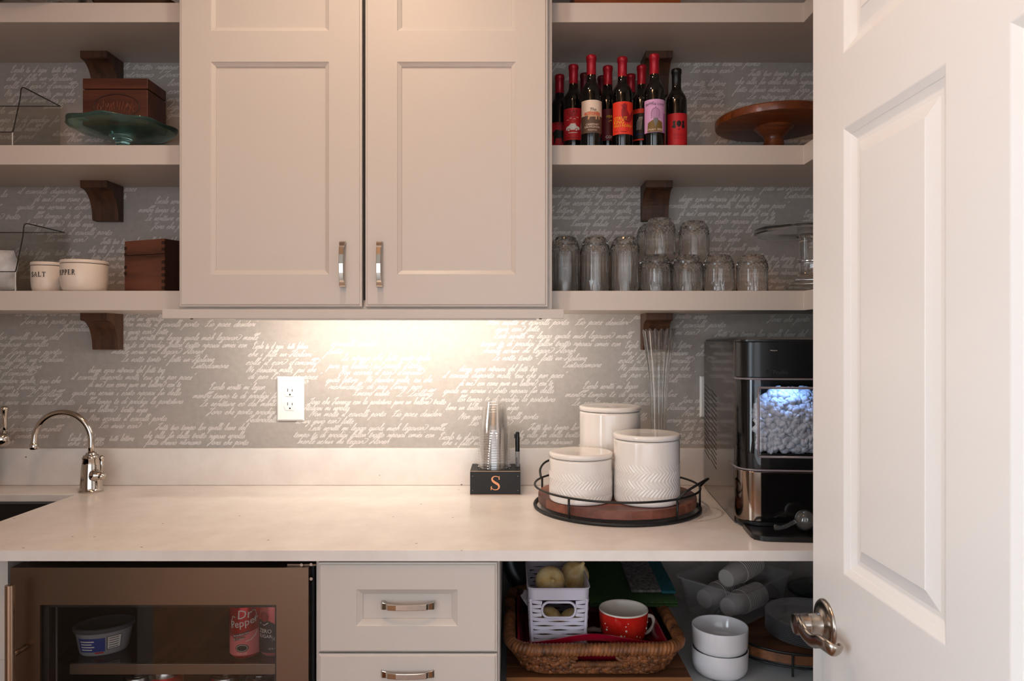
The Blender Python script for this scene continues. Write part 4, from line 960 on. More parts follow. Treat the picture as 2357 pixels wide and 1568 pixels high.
# ------------------------------------------------------------------ faucets
fx, fy = PX(210, 1.952), D(1.952)
t = thing('gooseneck_faucet', 'polished gooseneck faucet with a side lever at the sink', 'faucet', (fx, fy, CT + .0004))
G().lathe([(.001, 0), (.0305, 0), (.0315, .003), (.029, .006), (.0275, .012), (.0265, .035), (.0235, .070), (.0215, .086), (.0225, .088), (.0225, .091), (.0205, .093), (.0195, .097), (.0140, .100), (.0125, .1045), (.001, .1045)], 40).obj('body', M_CHROME, t, smooth=False, auto=35)
sp = [(0, 0, .10), (0, 0, .120)]; RR = .0737; zc = PZ(1012, 1.95) - CT
for k in range(0, 25):
    a = math.pi * k / 24; sp.append((-RR + RR * math.cos(a), -.010 * k / 24, zc + RR * math.sin(a)))
sp += [(-2 * RR - .001, -.0105, zc - .008), (-2 * RR - .001, -.0105, zc - .014)]
G().tube(sp, .0080, 16).obj('spout', M_CHROME, t, smooth=True)
G().lathe([(.001, 0), (.0095, 0), (.0108, .002), (.0108, .012), (.0095, .015), (.0085, .017), (.001, .017)], 24, c=(-2 * RR - .001, -.0105, zc - .026)).obj('aerator', M_CHROME, t, auto=35)
G().tube([(.014, -.014, .046), (.022, -.016, .046), (.026, -.018, .046), (.034, -.018, .046), (.038, -.018, .046)], [.016, .0165, .0135, .009, .007], 18).obj('valve', M_CHROME, t, smooth=True)
bm = G(); bm.lathe([(.0001, -.0105)] + [(.0105 * math.cos(R(a)), .0105 * math.sin(R(a))) for a in range(-80, 81, 16)] + [(.0001, .0105)], 20, c=(.039, -.018, .044)); bm.obj('ball', M_CHROME, t, smooth=True)
G().lathe([(.001, 0), (.0035, 0), (.0042, .018), (.0055, .030), (.0048, .0325), (.0058, .036), (.0072, .041), (.006, .046), (.001, .048)], 20, c=(.039, -.018, .052)).obj('lever', M_CHROME, t, smooth=True)
t = thing('main_faucet', 'polished main faucet whose lever enters at the picture edge', 'faucet', (-1.45, D(1.95), CT + .0004))
G().lathe([(.001, 0), (.032, 0), (.033, .004), (.027, .010), (.024, .10), (.024, .170), (.020, .176), (.001, .177)], 36).obj('body', M_CHROME, t, auto=35)
G().tube(spline([(0, 0, .17), (0, 0, .27), (-.01, -.05, .32), (-.02, -.13, .31), (-.025, -.17, .25)], 6), .011, 14).obj('spout', M_CHROME, t, smooth=True)
G().tube([(.018, 0, .142), (.035, 0, .142), (.042, 0, .142), (.05, 0, .142), (.064, 0, .142), (.074, 0, .142), (.082, 0, .142), (.0865, 0, .142)], [.012, .013, .016, .0195, .021, .0195, .0135, .004], 22).obj('valve', M_CHROME, t, smooth=True)
G().lathe([(.001, 0), (.0055, 0), (.0058, .02), (.008, .060), (.0105, .066), (.0105, .070), (.007, .0745), (.001, .0755)], 20, c=(.072, 0, .157)).obj('lever', M_CHROME, t, smooth=True)

# ================================================================== on the counter
# ------------------------------------------------------------------ monogram cup box, cups, marker
bw, bz = PX(1198, 1.9026) - PX(1082, 1.9026), .0635
bx0 = (PX(1082, 1.9026) + PX(1198, 1.9026)) / 2; bd = .112
t = thing('monogram_box', 'small black wooden box with a copper letter S', 'box', (bx0, D(1.9026), CT + .0004))
M_BWOOD = mat('black_stained_wood', (20, 19, 19), .5)
g = G(); hx, hyc, hr = -.004, bd * .52, .0465
# top board with a round hole for the cups
n = 40; sq = []
for k in range(n):
    a = 2 * math.pi * (k + .5) / n; c_, s_ = math.cos(a), math.sin(a); q = min((bw / 2) / abs(c_), (bd / 2) / abs(s_)); sq.append((q * c_, q * s_))
vt = [(p[0], p[1] + bd / 2, bz) for p in sq] + [(hx + hr * math.cos(2 * math.pi * (k + .5) / n), hyc + hr * math.sin(2 * math.pi * (k + .5) / n), bz) for k in range(n)] + [(hx + hr * math.cos(2 * math.pi * (k + .5) / n), hyc + hr * math.sin(2 * math.pi * (k + .5) / n), bz - .006) for k in range(n)]
ft = [(k, (k + 1) % n, n + (k + 1) % n, n + k) for k in range(n)] + [(n + k, n + (k + 1) % n, 2 * n + (k + 1) % n, 2 * n + k) for k in range(n)] + [tuple(range(2 * n, 3 * n))]
g.add(vt, ft); g.add([(-bw / 2, 0, 0), (bw / 2, 0, 0), (bw / 2, bd, 0), (-bw / 2, bd, 0), (-bw / 2, 0, bz), (bw / 2, 0, bz), (bw / 2, bd, bz), (-bw / 2, bd, bz)], [(0, 1, 5, 4), (1, 2, 6, 5), (2, 3, 7, 6), (3, 0, 4, 7), (3, 2, 1, 0)])
g.obj('body', M_BWOOD, t, fix=False)
M_WORN = mat('worn_edge', (170, 140, 112), .5)
for z in (.0008, bz - .0008): G().tube([(-bw / 2, -.0002, z), (bw / 2, -.0002, z)], .0009, 6).obj('worn_edge', M_WORN, t)
M_COPPER = mat('copper_leaf', (224, 152, 106), .38, metal=.5)
p = Print(); fn = on_front(0.0, .0003)
Sp = spline([(.0105, .0455, 0), (.0045, .0492, 0), (-.0035, .0488, 0), (-.0085, .0435, 0), (-.0065, .0375, 0), (0, .0325, 0), (.0075, .0275, 0), (.0100, .0205, 0), (.0055, .0148, 0), (-.0030, .0140, 0), (-.0105, .0185, 0)], 4)
ns = len(Sp)
p.rib(fn, [(q.x, q.y) for q in Sp], [.0014 + .0048 * math.exp(-((i / ns - .5) / .26) ** 2) for i in range(ns)], M_COPPER, 1)
p.poly(fn, [(.0085, .0410), (.0118, .0405), (.0112, .0500), (.0098, .0500)], M_COPPER, 2); p.poly(fn, [(-.0120, .0128), (-.0105, .0128), (-.0085, .0225), (-.0118, .0230)], M_COPPER, 2)
p.g.obj('letter', None, t, fix=False)
for sx in (-.060, .060):
    for z in (.012, .050): G().lathe([(.0001, 0), (.0009, 0), (.0009, .0004)], 8, axis='y').obj('nail', M_SATIN, t, loc=(sx, -.0005, z))
cx_, cy_, cz_ = bx0 + hx, D(1.9026) + hyc, CT + .0008 + bz - .006
ch = .085
cup0 = None
def cup_mesh():
    g = G(); top, bot = .0285, .0395
    g.lathe([(.0442, 0), (.0452, .0012), (.0442, .0026), (.0405, .003), (.0395, .008), (.0385, .022), (.0375, .0235), (.030, ch - .002), (.0285, ch), (.026, ch - .003), (.001, ch - .003)], 36)
    return g
NC = 16; pitch = .0068
for k in range(NC):
    if cup0 is None: cup0 = o = cup_mesh().obj('plastic_cup', M_CUP, smooth=False, auto=30)
    else: o = cup0.copy(); COL.objects.link(o)
    o.location = (cx_, cy_, cz_ + k * pitch)
    lab = 'clear plastic cup nested upside down in the stack in the black box'
    if k == NC - 1: lab = 'topmost clear plastic cup of the upside-down stack'
    tag(o, lab, 'cup', 'stacked plastic cups')
mx_, my_ = PX(1191, 1.98), D(1.965)
t = thing('marker', 'black-capped grey marker standing in the black box', 'marker', (mx_, my_, CT + bz + .001))
G().lathe([(.001, 0), (.0048, 0), (.0058, .004), (.0061, .042), (.001, .042)], 20).obj('barrel', mat('marker_grey', (150, 148, 148), .45), t, smooth=False, auto=40)
G().lathe([(.001, .042), (.0062, .042), (.0062, .075), (.0052, .092), (.0035, .0955), (.001, .096)], 20).obj('cap', M_BLACK, t, auto=40)
G().box(-.0092, -.004, -.0016, .0016, .078, .090).obj('clip', M_BLACK, t, bevel=.001)
p = Print(); p.text(on_cyl(.0061), 'Sharpie', .0085, 0.0, .014, K_, 1, rot=R(90)); p.g.obj('lettering', None, t, fix=False)

# ------------------------------------------------------------------ round tray
tx, ty, tr = PX(1418, 1.78), D(1.776), .2015
t = thing('serving_tray', 'round wooden tray with a black wire gallery and handles', 'tray', (tx, ty, CT + .0004))
M_TRAYW = wood('tray_walnut', (84, 44, 34), (132, 78, 60), axis=0, rough=.42, scale=20)
g = G().lathe([(.001, .012), (.190, .012), (.193, .015), (.193, .030), (.190, .0325), (.001, .0325)], 72)
# board of glued strips: one part per strip
def strip(x0, x1, m):
    r = .193; pts = []
    for k in range(9):
        y = x0 + (x1 - x0) * k / 8; pts.append((math.sqrt(max(0, r * r - y * y)), y))
    pts += [(-a, b) for a, b in reversed(pts)]
    return G().prism(pts, lambda u, v, d: (u, v, d), .0125, .0325).obj('plank', m, t, bevel=.0008)
M_TR2 = wood('tray_walnut_light', (104, 58, 44), (150, 92, 70), axis=0, rough=.42, scale=20); M_TR3 = wood('tray_walnut_dark', (70, 36, 28), (112, 64, 50), axis=0, rough=.42, scale=20)
cuts = [-.193, -.135, -.075, -.015, .05, .11, .193]
for k in range(6): strip(cuts[k] + .0001, cuts[k + 1] - .0001, (M_TRAYW, M_TR2, M_TR3)[k % 3])
def circ(r, z, a0=0, a1=360, n=72): return [(r * math.cos(R(a0 + (a1 - a0) * k / n)), -r * math.sin(R(a0 + (a1 - a0) * k / n)), z) for k in range(n + (0 if a1 - a0 == 360 else 1))]
G().tube(circ(tr, .0042), .0040, 8, closed=True).obj('base_ring', M_IRON, t, smooth=True)
G().tube(circ(tr, .0535), .0027, 8, closed=True).obj('rail', M_IRON, t, smooth=True)
for a in (8, 56, 130, 207, 250, 310):
    x, y = tr * math.cos(R(a)), -tr * math.sin(R(a)); G().tube([(x, y, .004), (x, y, .0535)], .0027, 8).obj('post', M_IRON, t, smooth=True)
for a0, a1 in ((8, 56), (205, 253)):
    pts = []
    for k in range(13):
        q = k / 12; s = math.sin(math.pi * q) ** .6; pts.append((a0 + (a1 - a0) * q, tr + .022 * s, .0535 + .034 * s))
    G().tube(spline([(r_ * math.cos(R(a)), -r_ * math.sin(R(a)), z) for a, r_, z in pts], 3), .0029, 8).obj('handle', M_IRON, t, smooth=True)
bz_ = CT + .0004 + .0325 + .0004
# ------------------------------------------------------------------ canisters with herringbone relief
def canister(x, Z, rad, ztop, label, smoothtop, rows=3):
    t = thing('ceramic_canister', label, 'canister', (x, D(Z), bz_), 'white ceramic canisters'); H_ = ztop - bz_; hb = H_ - .0135
    n = 330; zs = [0.0, .002] + [.006 + (hb - .010) * k / 72 for k in range(73)] + [hb - .002, hb]
    prof = [(rad - .004 if z == 0 else (rad - .001 if z in (.002, hb - .002) else (rad - .003 if z == hb else rad)), z) for z in zs]
    ztr = hb - smoothtop; rh = .036
    def rf(r, z, a):
        if not .010 < z < ztr: return r
        q = (ztr - z) / rh; row = int(q); fr = q - row; s = abs(fr - .5) * 2
        ph = (a / (2 * math.pi) * 52 + 1.9 * s ** .8) % 1.0
        fade = min(1, (ztr - z) / .004, (z - .010) / .004) * min(1, (1 - s) / .10 + .25)
        dgr = min(ph, 1 - ph)
        return r - .0016 * fade * math.exp(-(dgr / .17) ** 2) + .0004 * fade
    g = G(); g.lathe(prof, n, rf=rf); g.f.append(tuple(range(n - 1, -1, -1))); g.f.append(tuple(range((len(prof) - 1) * n, len(prof) * n))); g.m += [0, 0]
    g.obj('pot', M_CERAMIC, t, auto=60)
    r = rad
    G().lathe([(.001, hb + .0002), (r - .0035, hb + .0002), (r - .0035, hb + .0016)], 64).obj('seal', mat('lid_seal', (70, 62, 56), .6), t)
    G().lathe([(.001, hb + .0016), (r - .0005, hb + .0016), (r + .0012, hb + .003), (r + .0014, hb + .0095), (r, hb + .0125), (r - .004, hb + .0135), (r - .012, hb + .0130), (.001, hb + .0115)], 96).obj('lid', M_CERAMIC, t, smooth=True)
canister(.163, 1.703, .0745, PZ(1050, 1.628), 'shortest white ceramic canister in front on the tray', .028)
canister(.3165, 1.688, .0765, 1.1085, 'medium white ceramic canister in front on the tray', .052)
canister(PX(1404, 1.842), 1.842, .0775, 1.1585, 'tallest white ceramic canister standing behind the other two', .085)

# ------------------------------------------------------------------ fluted vase
t = thing('fluted_vase', 'tall clear glass trumpet vase with a scalloped rim behind the canisters', 'vase', (PX(1516, 1.96), D(1.96), CT + .0004))
n = 112; H_ = PZ(757, 1.97) - CT
outer = [(.001, .003), (.018, .003), (.022, 0), (.024, .003), (.0235, .008), (.023, .016), (.0225, .030), (.0215, .08), (.021, .16), (.022, .22), (.025, .28), (.0305, .34), (.0385, .395), (.0445, H_ - .004), (.0455, H_)]
inner = [(.0437, H_), (.0418, H_ - .006), (.0355, .393), (.0278, .34), (.0222, .28), (.0195, .22), (.0186, .16), (.019, .08), (.0185, .03), (.001, .022)]
def rfl(r, z, a):
    q = min(1, max(0, (z - .012) / .03)); return r * (1 - q * .11 * abs(math.sin(8 * a)))
v, f = [], []; prof = outer + inner
for (r, z) in prof:
    for k in range(n):
        a = 2 * math.pi * k / n; rr = rfl(r, z, a); q = max(0, (z - .36) / (H_ - .36)); v.append((rr * math.cos(a), rr * math.sin(a), z - .007 * q * abs(math.sin(8 * a)) ** 2))
for j in range(len(prof) - 1):
    for k in range(n): f.append((j * n + k, j * n + (k + 1) % n, (j + 1) * n + (k + 1) % n, (j + 1) * n + k))
G().add(v, f).obj('vessel', M_GLASS, t, auto=50)

# ------------------------------------------------------------------ ice maker
IX0, IX1 = .520, .866; yB, yS, yF = D(2.0), D(1.612), D(1.556); zT = 1.327
ith = R(-5.3); ic, is_ = math.cos(ith), math.sin(ith); iw = IX1 - IX0
ILOC = (.5335 - (-iw / 2 * ic - yB * is_), D(1.994) - (-iw / 2 * is_ + yB * ic), CT + .0004)
def ilx(px):
    # column of the photograph on the rotated front plane -> local x
    lo, hi = -.3, .4
    for _ in range(40):
        m = (lo + hi) / 2; X = ILOC[0] + m * ic - yF * is_; Z = ILOC[1] + m * is_ + yF * ic + WALL
        if 1178.5 + X * F / Z < px: lo = m
        else: hi = m
    return lo
def iz(py, px=1780):
    m = ilx(px); Z = ILOC[1] + m * is_ + yF * ic + WALL
    return PZ(py, Z)
t = thing('ice_maker', 'dark steel countertop nugget ice maker beside the open door', 'ice maker', ILOC, rotz=ith)
z0 = CT + .0004
def zz(z): return z - z0
zU, zM = iz(871), iz(1086)    # bottom of the black head, bottom of the clear bin
M_SIDE = mat('glossy_dark_side', (96, 84, 76), .10, metal=.92)
G().box(-iw / 2, -iw / 2 + .004, yS, yB, .004, zz(zT) - .004).obj('side_panel', M_SIDE, t, bevel=.0015)
G().box(iw / 2 - .004, iw / 2, yS, yB, .004, zz(zT) - .004).obj('side_panel', M_SIDE, t, bevel=.0015)
G().box(-iw / 2 + .0045, iw / 2 - .0045, yB - .006, yB - .0005, .004, zz(zT) - .006).obj('back_panel', M_BLACKM, t)
G().box(-iw / 2 + .0045, iw / 2 - .0045, yS + .15, yB - .007, .004, zz(zT) - .006).obj('chassis', M_BLACKM, t)
G().loft([ring([(x, y) for x, y in rrect(iw, yB - yF, .03, 6, 0, (yB + yF) / 2)], zz(zT) - .004), ring(rrect(iw, yB - yF, .03, 6, 0, (yB + yF) / 2), zz(zT)), ring(rrect(iw - .03, yB - yF - .03, .03, 6, 0, (yB + yF) / 2), zz(zT) + .004)]).obj('top_cover', M_BLACK, t, auto=30)
def front_sec(za, zb_, depth, inset=0.0, r=.045, n=8):
    """outline of the rounded front module"""
    pts = [(iw / 2 - inset, depth)]
    for k in range(n + 1):
        a = R(90 * k / n); pts.append((iw / 2 - inset - r + r * math.cos(a), yF + inset + r - r * math.sin(a)))
    for k in range(n + 1):
        a = R(90 - 90 * k / n); pts.append((-iw / 2 + inset + r - r * math.cos(a), yF + inset + r - r * math.sin(a)))
    pts.append((-iw / 2 + inset, depth)); return pts
def module(name, za, zb_, m, inset=0.0, depth=None, bev=.0015):
    pts = front_sec(za, zb_, depth if depth is not None else yS - .0004, inset)
    return G().prism(pts, lambda u, v, d: (u, v, d), zz(za), zz(zb_)).obj(name, m, t, auto=30, bevel=bev)
hd = module('control_head', zU + .001, zT - .0045, M_BLACK)
p = Print(); fn = on_front(yF, .0002); hx_ = -(IX0 + IX1) / 2
lg = mat('logo_grey', (52, 52, 54), .4)
p.disc(fn, ilx(1768), zz(iz(857)), .0068, lg, 1, 28); p.disc(fn, ilx(1768), zz(iz(857)), .0060, M_BLACK, 2, 28)
p.text(fn, 'GE', .0075, ilx(1768), zz(iz(857)) - .0027, lg, 3); p.text(fn, 'Profile', .0125, ilx(1797), zz(iz(857)) - .0042, lg, 1)
p.text(fn, 'Making Ice', .0034, ilx(1781), zz(iz(808)), WH_, 1)
p.g.obj('logo', None, hd, fix=False)
lo = module('lower_shell', z0 + .018, zM - .001, mat('mirror_steel', (150, 134, 122), .09, metal=1.0))
G().box(-iw / 2 + .045, iw / 2 - .045, yF - .0012, yF + .003, .020, zz(zM) - .003).obj('black_front', mat('black_gloss', (14, 13, 13), .08), lo)
module('foot', z0 + .008, z0 + .0175, M_BLACK, inset=.003)
# bin: dark back, clear shell, window frame
G().box(-iw / 2 + .006, iw / 2 - .006, yS + .14, yS + .148, zz(zM), zz(zU)).obj('bin_back', M_BLACK, t)
g = G(); pts = front_sec(0, 0, yS + .06, .001); v = [(x, y, zz(z)) for z in (zM + .0005, zU) for x, y in pts]; m_ = len(pts)
f = [(k, k + 1, m_ + k + 1, m_ + k) for k in range(m_ - 1)]
M_BIN = thin('bin_clear', (.92, .91, .92), ior=1.5)
g.add(v, f).obj('bin_shell', M_BIN, t, smooth=True, fix=False)
M_BEDGE = mat('bin_edge_clear', (180, 168, 172), .15, trans=.6)
for z in (zM + .002, zU - .002): G().tube([(x, y, zz(z)) for x, y in pts], .0022, 8).obj('bin_edge', M_BEDGE, t, smooth=True)
wx0, wx1, wz0, wz1 = ilx(1746), iw / 2 - .044, zz(iz(1052)), zz(iz(893))
c4 = [(wx0, wz0), (wx1, wz0), (wx1, wz1), (wx0, wz1)]
for k in range(4):
    a, b = c4[k], c4[(k + 1) % 4]; G().tube([(a[0], yF - .0008, a[1]), (b[0], yF - .0008, b[1])], .0026, 8).obj('window_frame', M_BEDGE, t, smooth=True)
G().box(-iw / 2 + .024, -iw / 2 + .030, yS - .02, yS + .13, zz(zM) + .002, zz(zU) - .002).obj('bin_wall', M_BLACK, t)
G().box(iw / 2 - .030, iw / 2 - .024, yS - .02, yS + .13, zz(zM) + .002, zz(zU) - .002).obj('bin_wall', M_BLACK, t)
G().box(-iw / 2 + .02, iw / 2 - .02, yF + .012, yS + .138, zz(zM) + .001, zz(iz(1040)) - .006).obj('bin_floor', M_BLACK, t)
G().box(-iw / 2 + .03, iw / 2 - .03, yF + .004, yF + .010, zz(zU) - .012, zz(zU) - .001).obj('bin_lip', M_BLACK, t)
# side vents
M_VENT = mat('vent_dark', (50, 45, 41), .5)
for row in range(16):
    for c_ in range(2):
        ya = yB - .010 - c_ * .092; za = zz(PZ(884, 1.97)) - row * .0122 - c_ * .010
        G().add([(-iw / 2 - .0004, ya, za), (-iw / 2 - .0004, ya - .078, za - .012), (-iw / 2 - .0004, ya - .080, za - .0145), (-iw / 2 - .0004, ya, za - .0022)], [(0, 1, 2, 3)]).obj('vent_slot', M_VENT, t, fix=False)
# drip tray
G().loft([ring(rrect(iw - .02, D(1.60) - D(1.468), .03, 6, 0, (D(1.60) + D(1.468)) / 2), z) for z in (0, .010)] + [ring(rrect(iw - .03, D(1.60) - D(1.468) - .01, .026, 6, 0, (D(1.60) + D(1.468)) / 2), z) for z in (.011, .008)]).obj('drip_tray', M_BLACK, t, auto=30)
# LED in the bin roof
M_ILED = mat('bin_led', (200, 220, 255), .5, emit=(150, 192, 255), estr=85)
G().box(ilx(1815) - .03, ilx(1815) + .03, yF + .0112, yF + .018, zz(zU) - .0075, zz(zU) - .004).obj('bin_led', M_ILED, t)
# ice
M_ICE = mat('nugget_ice', (186, 194, 206), .2, trans=.10, ior=1.31, sss=.5)
random.seed(11); g = G()
ib = bmesh.new(); bmesh.ops.create_icosphere(ib, subdivisions=2, radius=1.0); ico = [tuple(q.co) for q in ib.verts]; icf = [tuple(q.index for q in fc.verts) for fc in ib.faces]; ib.free()
xc, zc0, zc1 = ilx(1815), iz(1040), iz(903)
def ice_front(u): return yF + .014 + .035 * (max(0, u - .55) / .45) ** 2
for i in range(1350):
    u = random.random(); z = zc0 + (zc1 - zc0) * u
    wx = (.085 if u < .4 else .085 * math.sqrt(max(.04, 1 - ((u - .4) / .63) ** 2)))
    x = xc + .016 + random.uniform(-1, 1.5) * wx
    if x < -iw / 2 + .045 or x > iw / 2 - .045: continue
    y = ice_front(u) + random.uniform(0, .012) + .05 * (abs(x - xc - .016) / .09) ** 2 * u
    s = random.uniform(.0070, .0105); q = Matrix.Rotation(random.uniform(0, 6.3), 3, Vector((random.random(), random.random(), random.random() + .1)).normalized())
    sc = Vector((s * random.uniform(.8, 1.3), s * random.uniform(.6, 1), s * random.uniform(.8, 1.2)))
    ph = random.uniform(0, 6)
    g.add([tuple(Vector((x, y, z)) + q @ Vector((p_[0] * sc[0], p_[1] * sc[1], p_[2] * sc[2])) * (1 + .16 * math.sin(3 * p_[0] + 2.5 * p_[1] + ph))) for p_ in ico], icf)
o = g.obj('nugget_ice', M_ICE, smooth=True, fix=False, loc=(ILOC[0], ILOC[1], 0), rotz=ith); tag(o, 'heap of pale blue nugget ice in the ice maker bin', 'ice', kind='stuff')
# scoop on the drip tray
sx_, sy_, sz_ = PX(1852, 1.505), D(1.503), CT + .0108
t = thing('ice_scoop', 'clear plastic ice scoop lying on the drip tray', 'scoop', (sx_, sy_, sz_))
g = G(); pr = [(.021 * math.cos(R(a)), .023 + .022 * math.sin(R(a))) for a in range(-88, 70, 12)]; g.lathe(pr + [(r - .0016 if r > .002 else r, z + (.0012 if z < .02 else 0)) for r, z in reversed(pr)], 28); g.obj('bowl', M_GLASS, t, smooth=True)
G().tube(spline([(-.020, -.002, .022), (-.035, -.004, .014), (-.052, -.006, .009), (-.066, -.008, .010)], 4), [.0042] * 9 + [.0048, .0055, .006, .0058], 10).obj('handle', M_GLASS, t, smooth=True)

# ================================================================== below the counter
# ------------------------------------------------------------------ beverage fridge
FX0, FX1 = PX(24, 1.42), PX(710, 1.42); FYF = D(1.42); FZT = PZ(1307, 1.42)
t = thing('beverage_fridge', 'bronze steel undercounter beverage fridge with a glass door', 'fridge', ((FX0 + FX1) / 2, 0, 0))
hw = (FX1 - FX0) / 2; dth = .040
FB0, FB1 = FYF + dth + .003, -.03
g = G()   # hollow cabinet
for a in ((-hw, -hw + .03, FB0, FB1, .08, FZT - .005), (hw - .03, hw, FB0, FB1, .08, FZT - .005), (-hw + .03, hw - .03, FB0, FB1, FZT - .035, FZT - .005), (-hw + .03, hw - .03, FB0, FB1, .08, .12), (-hw + .03, hw - .03, FB1 - .02, FB1, .12, FZT - .035)): g.box(*a)
g.obj('cabinet', M_BLACKM, t)
G().box(-hw, hw, FB0 + .05, FB1, 0, .08).obj('plinth', M_BLACKM, t)
ox = -(FX0 + FX1) / 2
gx0, gx1, gz1 = PX(92, 1.42) + ox, PX(636, 1.42) + ox, PZ(1393, 1.42)
def dfn(u, v, d): return (u, FYF + d, v)
g = G()
us = [-hw, gx0, gx1, hw]; vs = [.10, .165, gz1, FZT]
for i in range(3):
    for j in range(3):
        if i == 1 and j == 1: continue
        g.box(us[i], us[i + 1], FYF, FYF + dth, vs[j], vs[j + 1])
dm = g.obj('door', M_STEEL, t)
bm = bmesh.new(); bm.from_mesh(dm.data); bmesh.ops.remove_doubles(bm, verts=bm.verts, dist=1e-5)
bm.to_mesh(dm.data); bm.free()
M_TINT = thin('tinted_glass', (.86, .85, .84), ior=1.5)
G().box(gx0 + .0005, gx1 - .0005, FYF + .004, FYF + .008, .166, gz1 - .0005).obj('pane', M_TINT, dm)
for a in ((gx0, gx0 + .012, .166, gz1), (gx1 - .006, gx1, .166, gz1), (gx0 + .012, gx1 - .006, gz1 - .008, gz1)):
    G().box(a[0] + .0003, a[1], FYF + .009, FYF + .03, a[2], a[3] - .0003).obj('gasket', M_BLACKM, dm)
hxp = PX(31, 1.385) + ox
G().tube([(hxp, D(1.375), .16), (hxp, D(1.375), PZ(1347, 1.375))], .0085, 20).obj('handle', mat('handle_bronze', (186, 160, 138), .22, metal=1.0), dm, auto=40)
for z in (.20, PZ(1505, 1.39)): G().tube([(hxp, D(1.375), z), (hxp, FYF + .001, z)], .0052, 12).obj('standoff', M_STEEL, dm, smooth=True)
# hinge with screws
G().box(hw - .045, hw + .012, FYF + .010, FYF + .05, FZT + .0005, FZT + .004).obj('hinge', M_STEEL, t)
for (px, py) in ((694, 1301), (716, 1300), (716, 1333)):
    G().lathe([(.0001, 0), (.0032, 0), (.0032, .002), (.0001, .003)], 12, axis='y').obj('screw', M_SATIN, t, loc=(PX(px, 1.425) + ox, D(1.425), PZ(py, 1.425)))
G().box(hw + .0005, hw + .006, FYF + .02, FYF + .06, .10, FZT).obj('side_trim', M_BLACKM, t)
# interior
fsh = PZ(1529, 1.485)
M_SH = mat('shelf_trim_steel', (150, 132, 116), .35, metal=.9)
sh = bpy.data.objects.new('wine_shelf', None); link(sh, t)
G().box(PX(160, 1.485) + ox, hw - .032, D(1.485), D(1.492), fsh - .022, fsh).obj('front_trim', M_SH, sh, bevel=.001)
G().box(-hw + .032, hw - .032, D(1.4925), FB1 - .022, fsh - .008, fsh - .001).obj('glass_shelf', thin('shelf_glass', (.8, .8, .8), ior=1.5), sh)
G().box(PX(116, 1.48) + ox, PX(128, 1.48) + ox, D(1.478), D(1.486), .13, FZT - .04).obj('light_rail', mat('fridge_rail', (170, 170, 172), .4), t)
G().box(-hw + .032, hw - .032, D(1.50), FB1 - .022, .13, .135).obj('floor_rack', M_BLACKM, t)
shz = fsh - .0006
# cans
M_CANTOP = mat('can_aluminium', (186, 184, 182), .25, metal=1.0)
def can(px, Z, zb, label, painter, turn=0.0):
    t = thing('drink_can', label, 'can', (PX(px, Z), D(Z), zb), 'drink cans in the fridge', turn); r = .0331
    G().lathe([(.001, .004), (.020, .006), (.0245, 0), (.027, .002), (r, .010), (r, .108), (.0325, .110)], 40).obj('body', painter[0], t, smooth=True)
    G().lathe([(.0325, .110), (.0275, .1185), (.0275, .1215), (.0265, .122), (.0255, .119), (.001, .118)], 40).obj('top', M_CANTOP, t, smooth=True)
    G().tube([(-.008, -.012, .1195), (0, -.016, .120), (.008, -.012, .1195), (.006, 0, .1195), (-.006, 0, .1195)], .0015, 6, closed=True).obj('pull_tab', M_CANTOP, t)
    if painter[1]:
        p = Print(); painter[1](p, on_cyl(r)); p.g.obj('print', None, t, fix=False)
def drp(p, fn):
    p.rect(fn, -.036, .036, .010, .048, PNK2_, 0, 16); p.poly(fn, [(-.036, .048), (-.02, .050), (0, .055), (.02, .060), (.036, .062), (.036, .048)], PNK2_, 0)
    p.text(fn, 'Dr', .026, .003, .088, WH_, 2, shear=.15, rot=R(6)); p.text(fn, 'Pepper', .0215, .002, .072, WH_, 2, shear=.15, rot=R(12))
    p.rib(fn, [(-.022, .068), (-.027, .080), (-.022, .092), (-.016, .090)], .0016, WH_, 2)
    p.rib(fn, [(.022, .080), (.028, .092), (.026, .102), (.018, .103)], .0012, WH_, 2)
    p.poly(fn, [(-.022, .046), (.012, .055), (.012, .062), (-.022, .054)], MAR_, 1); p.text(fn, 'Strawberries', .0068, -.004, .0525, WH_, 3, rot=R(13), wide=.95); p.poly(fn, [(-.020, .040), (.004, .046), (.004, .051), (-.020, .046)], MAR_, 1); p.text(fn, '& Cream', .0062, -.008, .0435, WH_, 3, rot=R(12))
    p.rib(fn, [(.006, .040), (.016, .042), (.026, .050), (.030, .058)], .0016, WH_, 2)
    p.disc(fn, -.002, .026, .0135, K_, 1, 24, .0085); p.disc(fn, -.002, .026, .0115, WH_, 2, 24, .0068); p.disc(fn, -.002, .026, .0105, K_, 3, 24, .006)
    p.text(fn, '12 FL OZ', .005, -.002, .013, WH_, 2)
def zero(p, fn):
    p.poly(fn, [(-.034, .010), (.034, .010), (.034, .03), (.01, .072), (-.005, .080), (-.034, .078)], K_, 0); p.text(fn, 'ZERO', .012, -.010, .052, WH_, 2); p.text(fn, 'SUGAR', .010, -.010, .042, WH_, 2)
    p.disc(fn, -.012, .086, .011, DRED_, 1, 20); p.rib(fn, [(-.024, .072), (-.012, .068), (-.002, .074)], .0016, WH_, 2); p.rect(fn, .006, .016, .034, .046, GRY_, 1); p.text(fn, '0', .008, .011, .037, WH_, 2); p.text(fn, '12 FL OZ', .005, .008, .018, WH_, 2)
def dew(p, fn):
    p.poly(fn, [(-.03, .08), (.0, .074), (.03, .086), (.03, .10), (-.03, .10)], RED_, 0); p.text(fn, 'DEW', .020, .0, .084, WH_, 2, shear=.3)
M_CR = mat('can_red', (186, 18, 34), .28, metal=.45); M_CPK = mat('can_salmon', (226, 104, 104), .3, metal=.3); M_CG = mat('can_green', (60, 140, 44), .3, metal=.4)
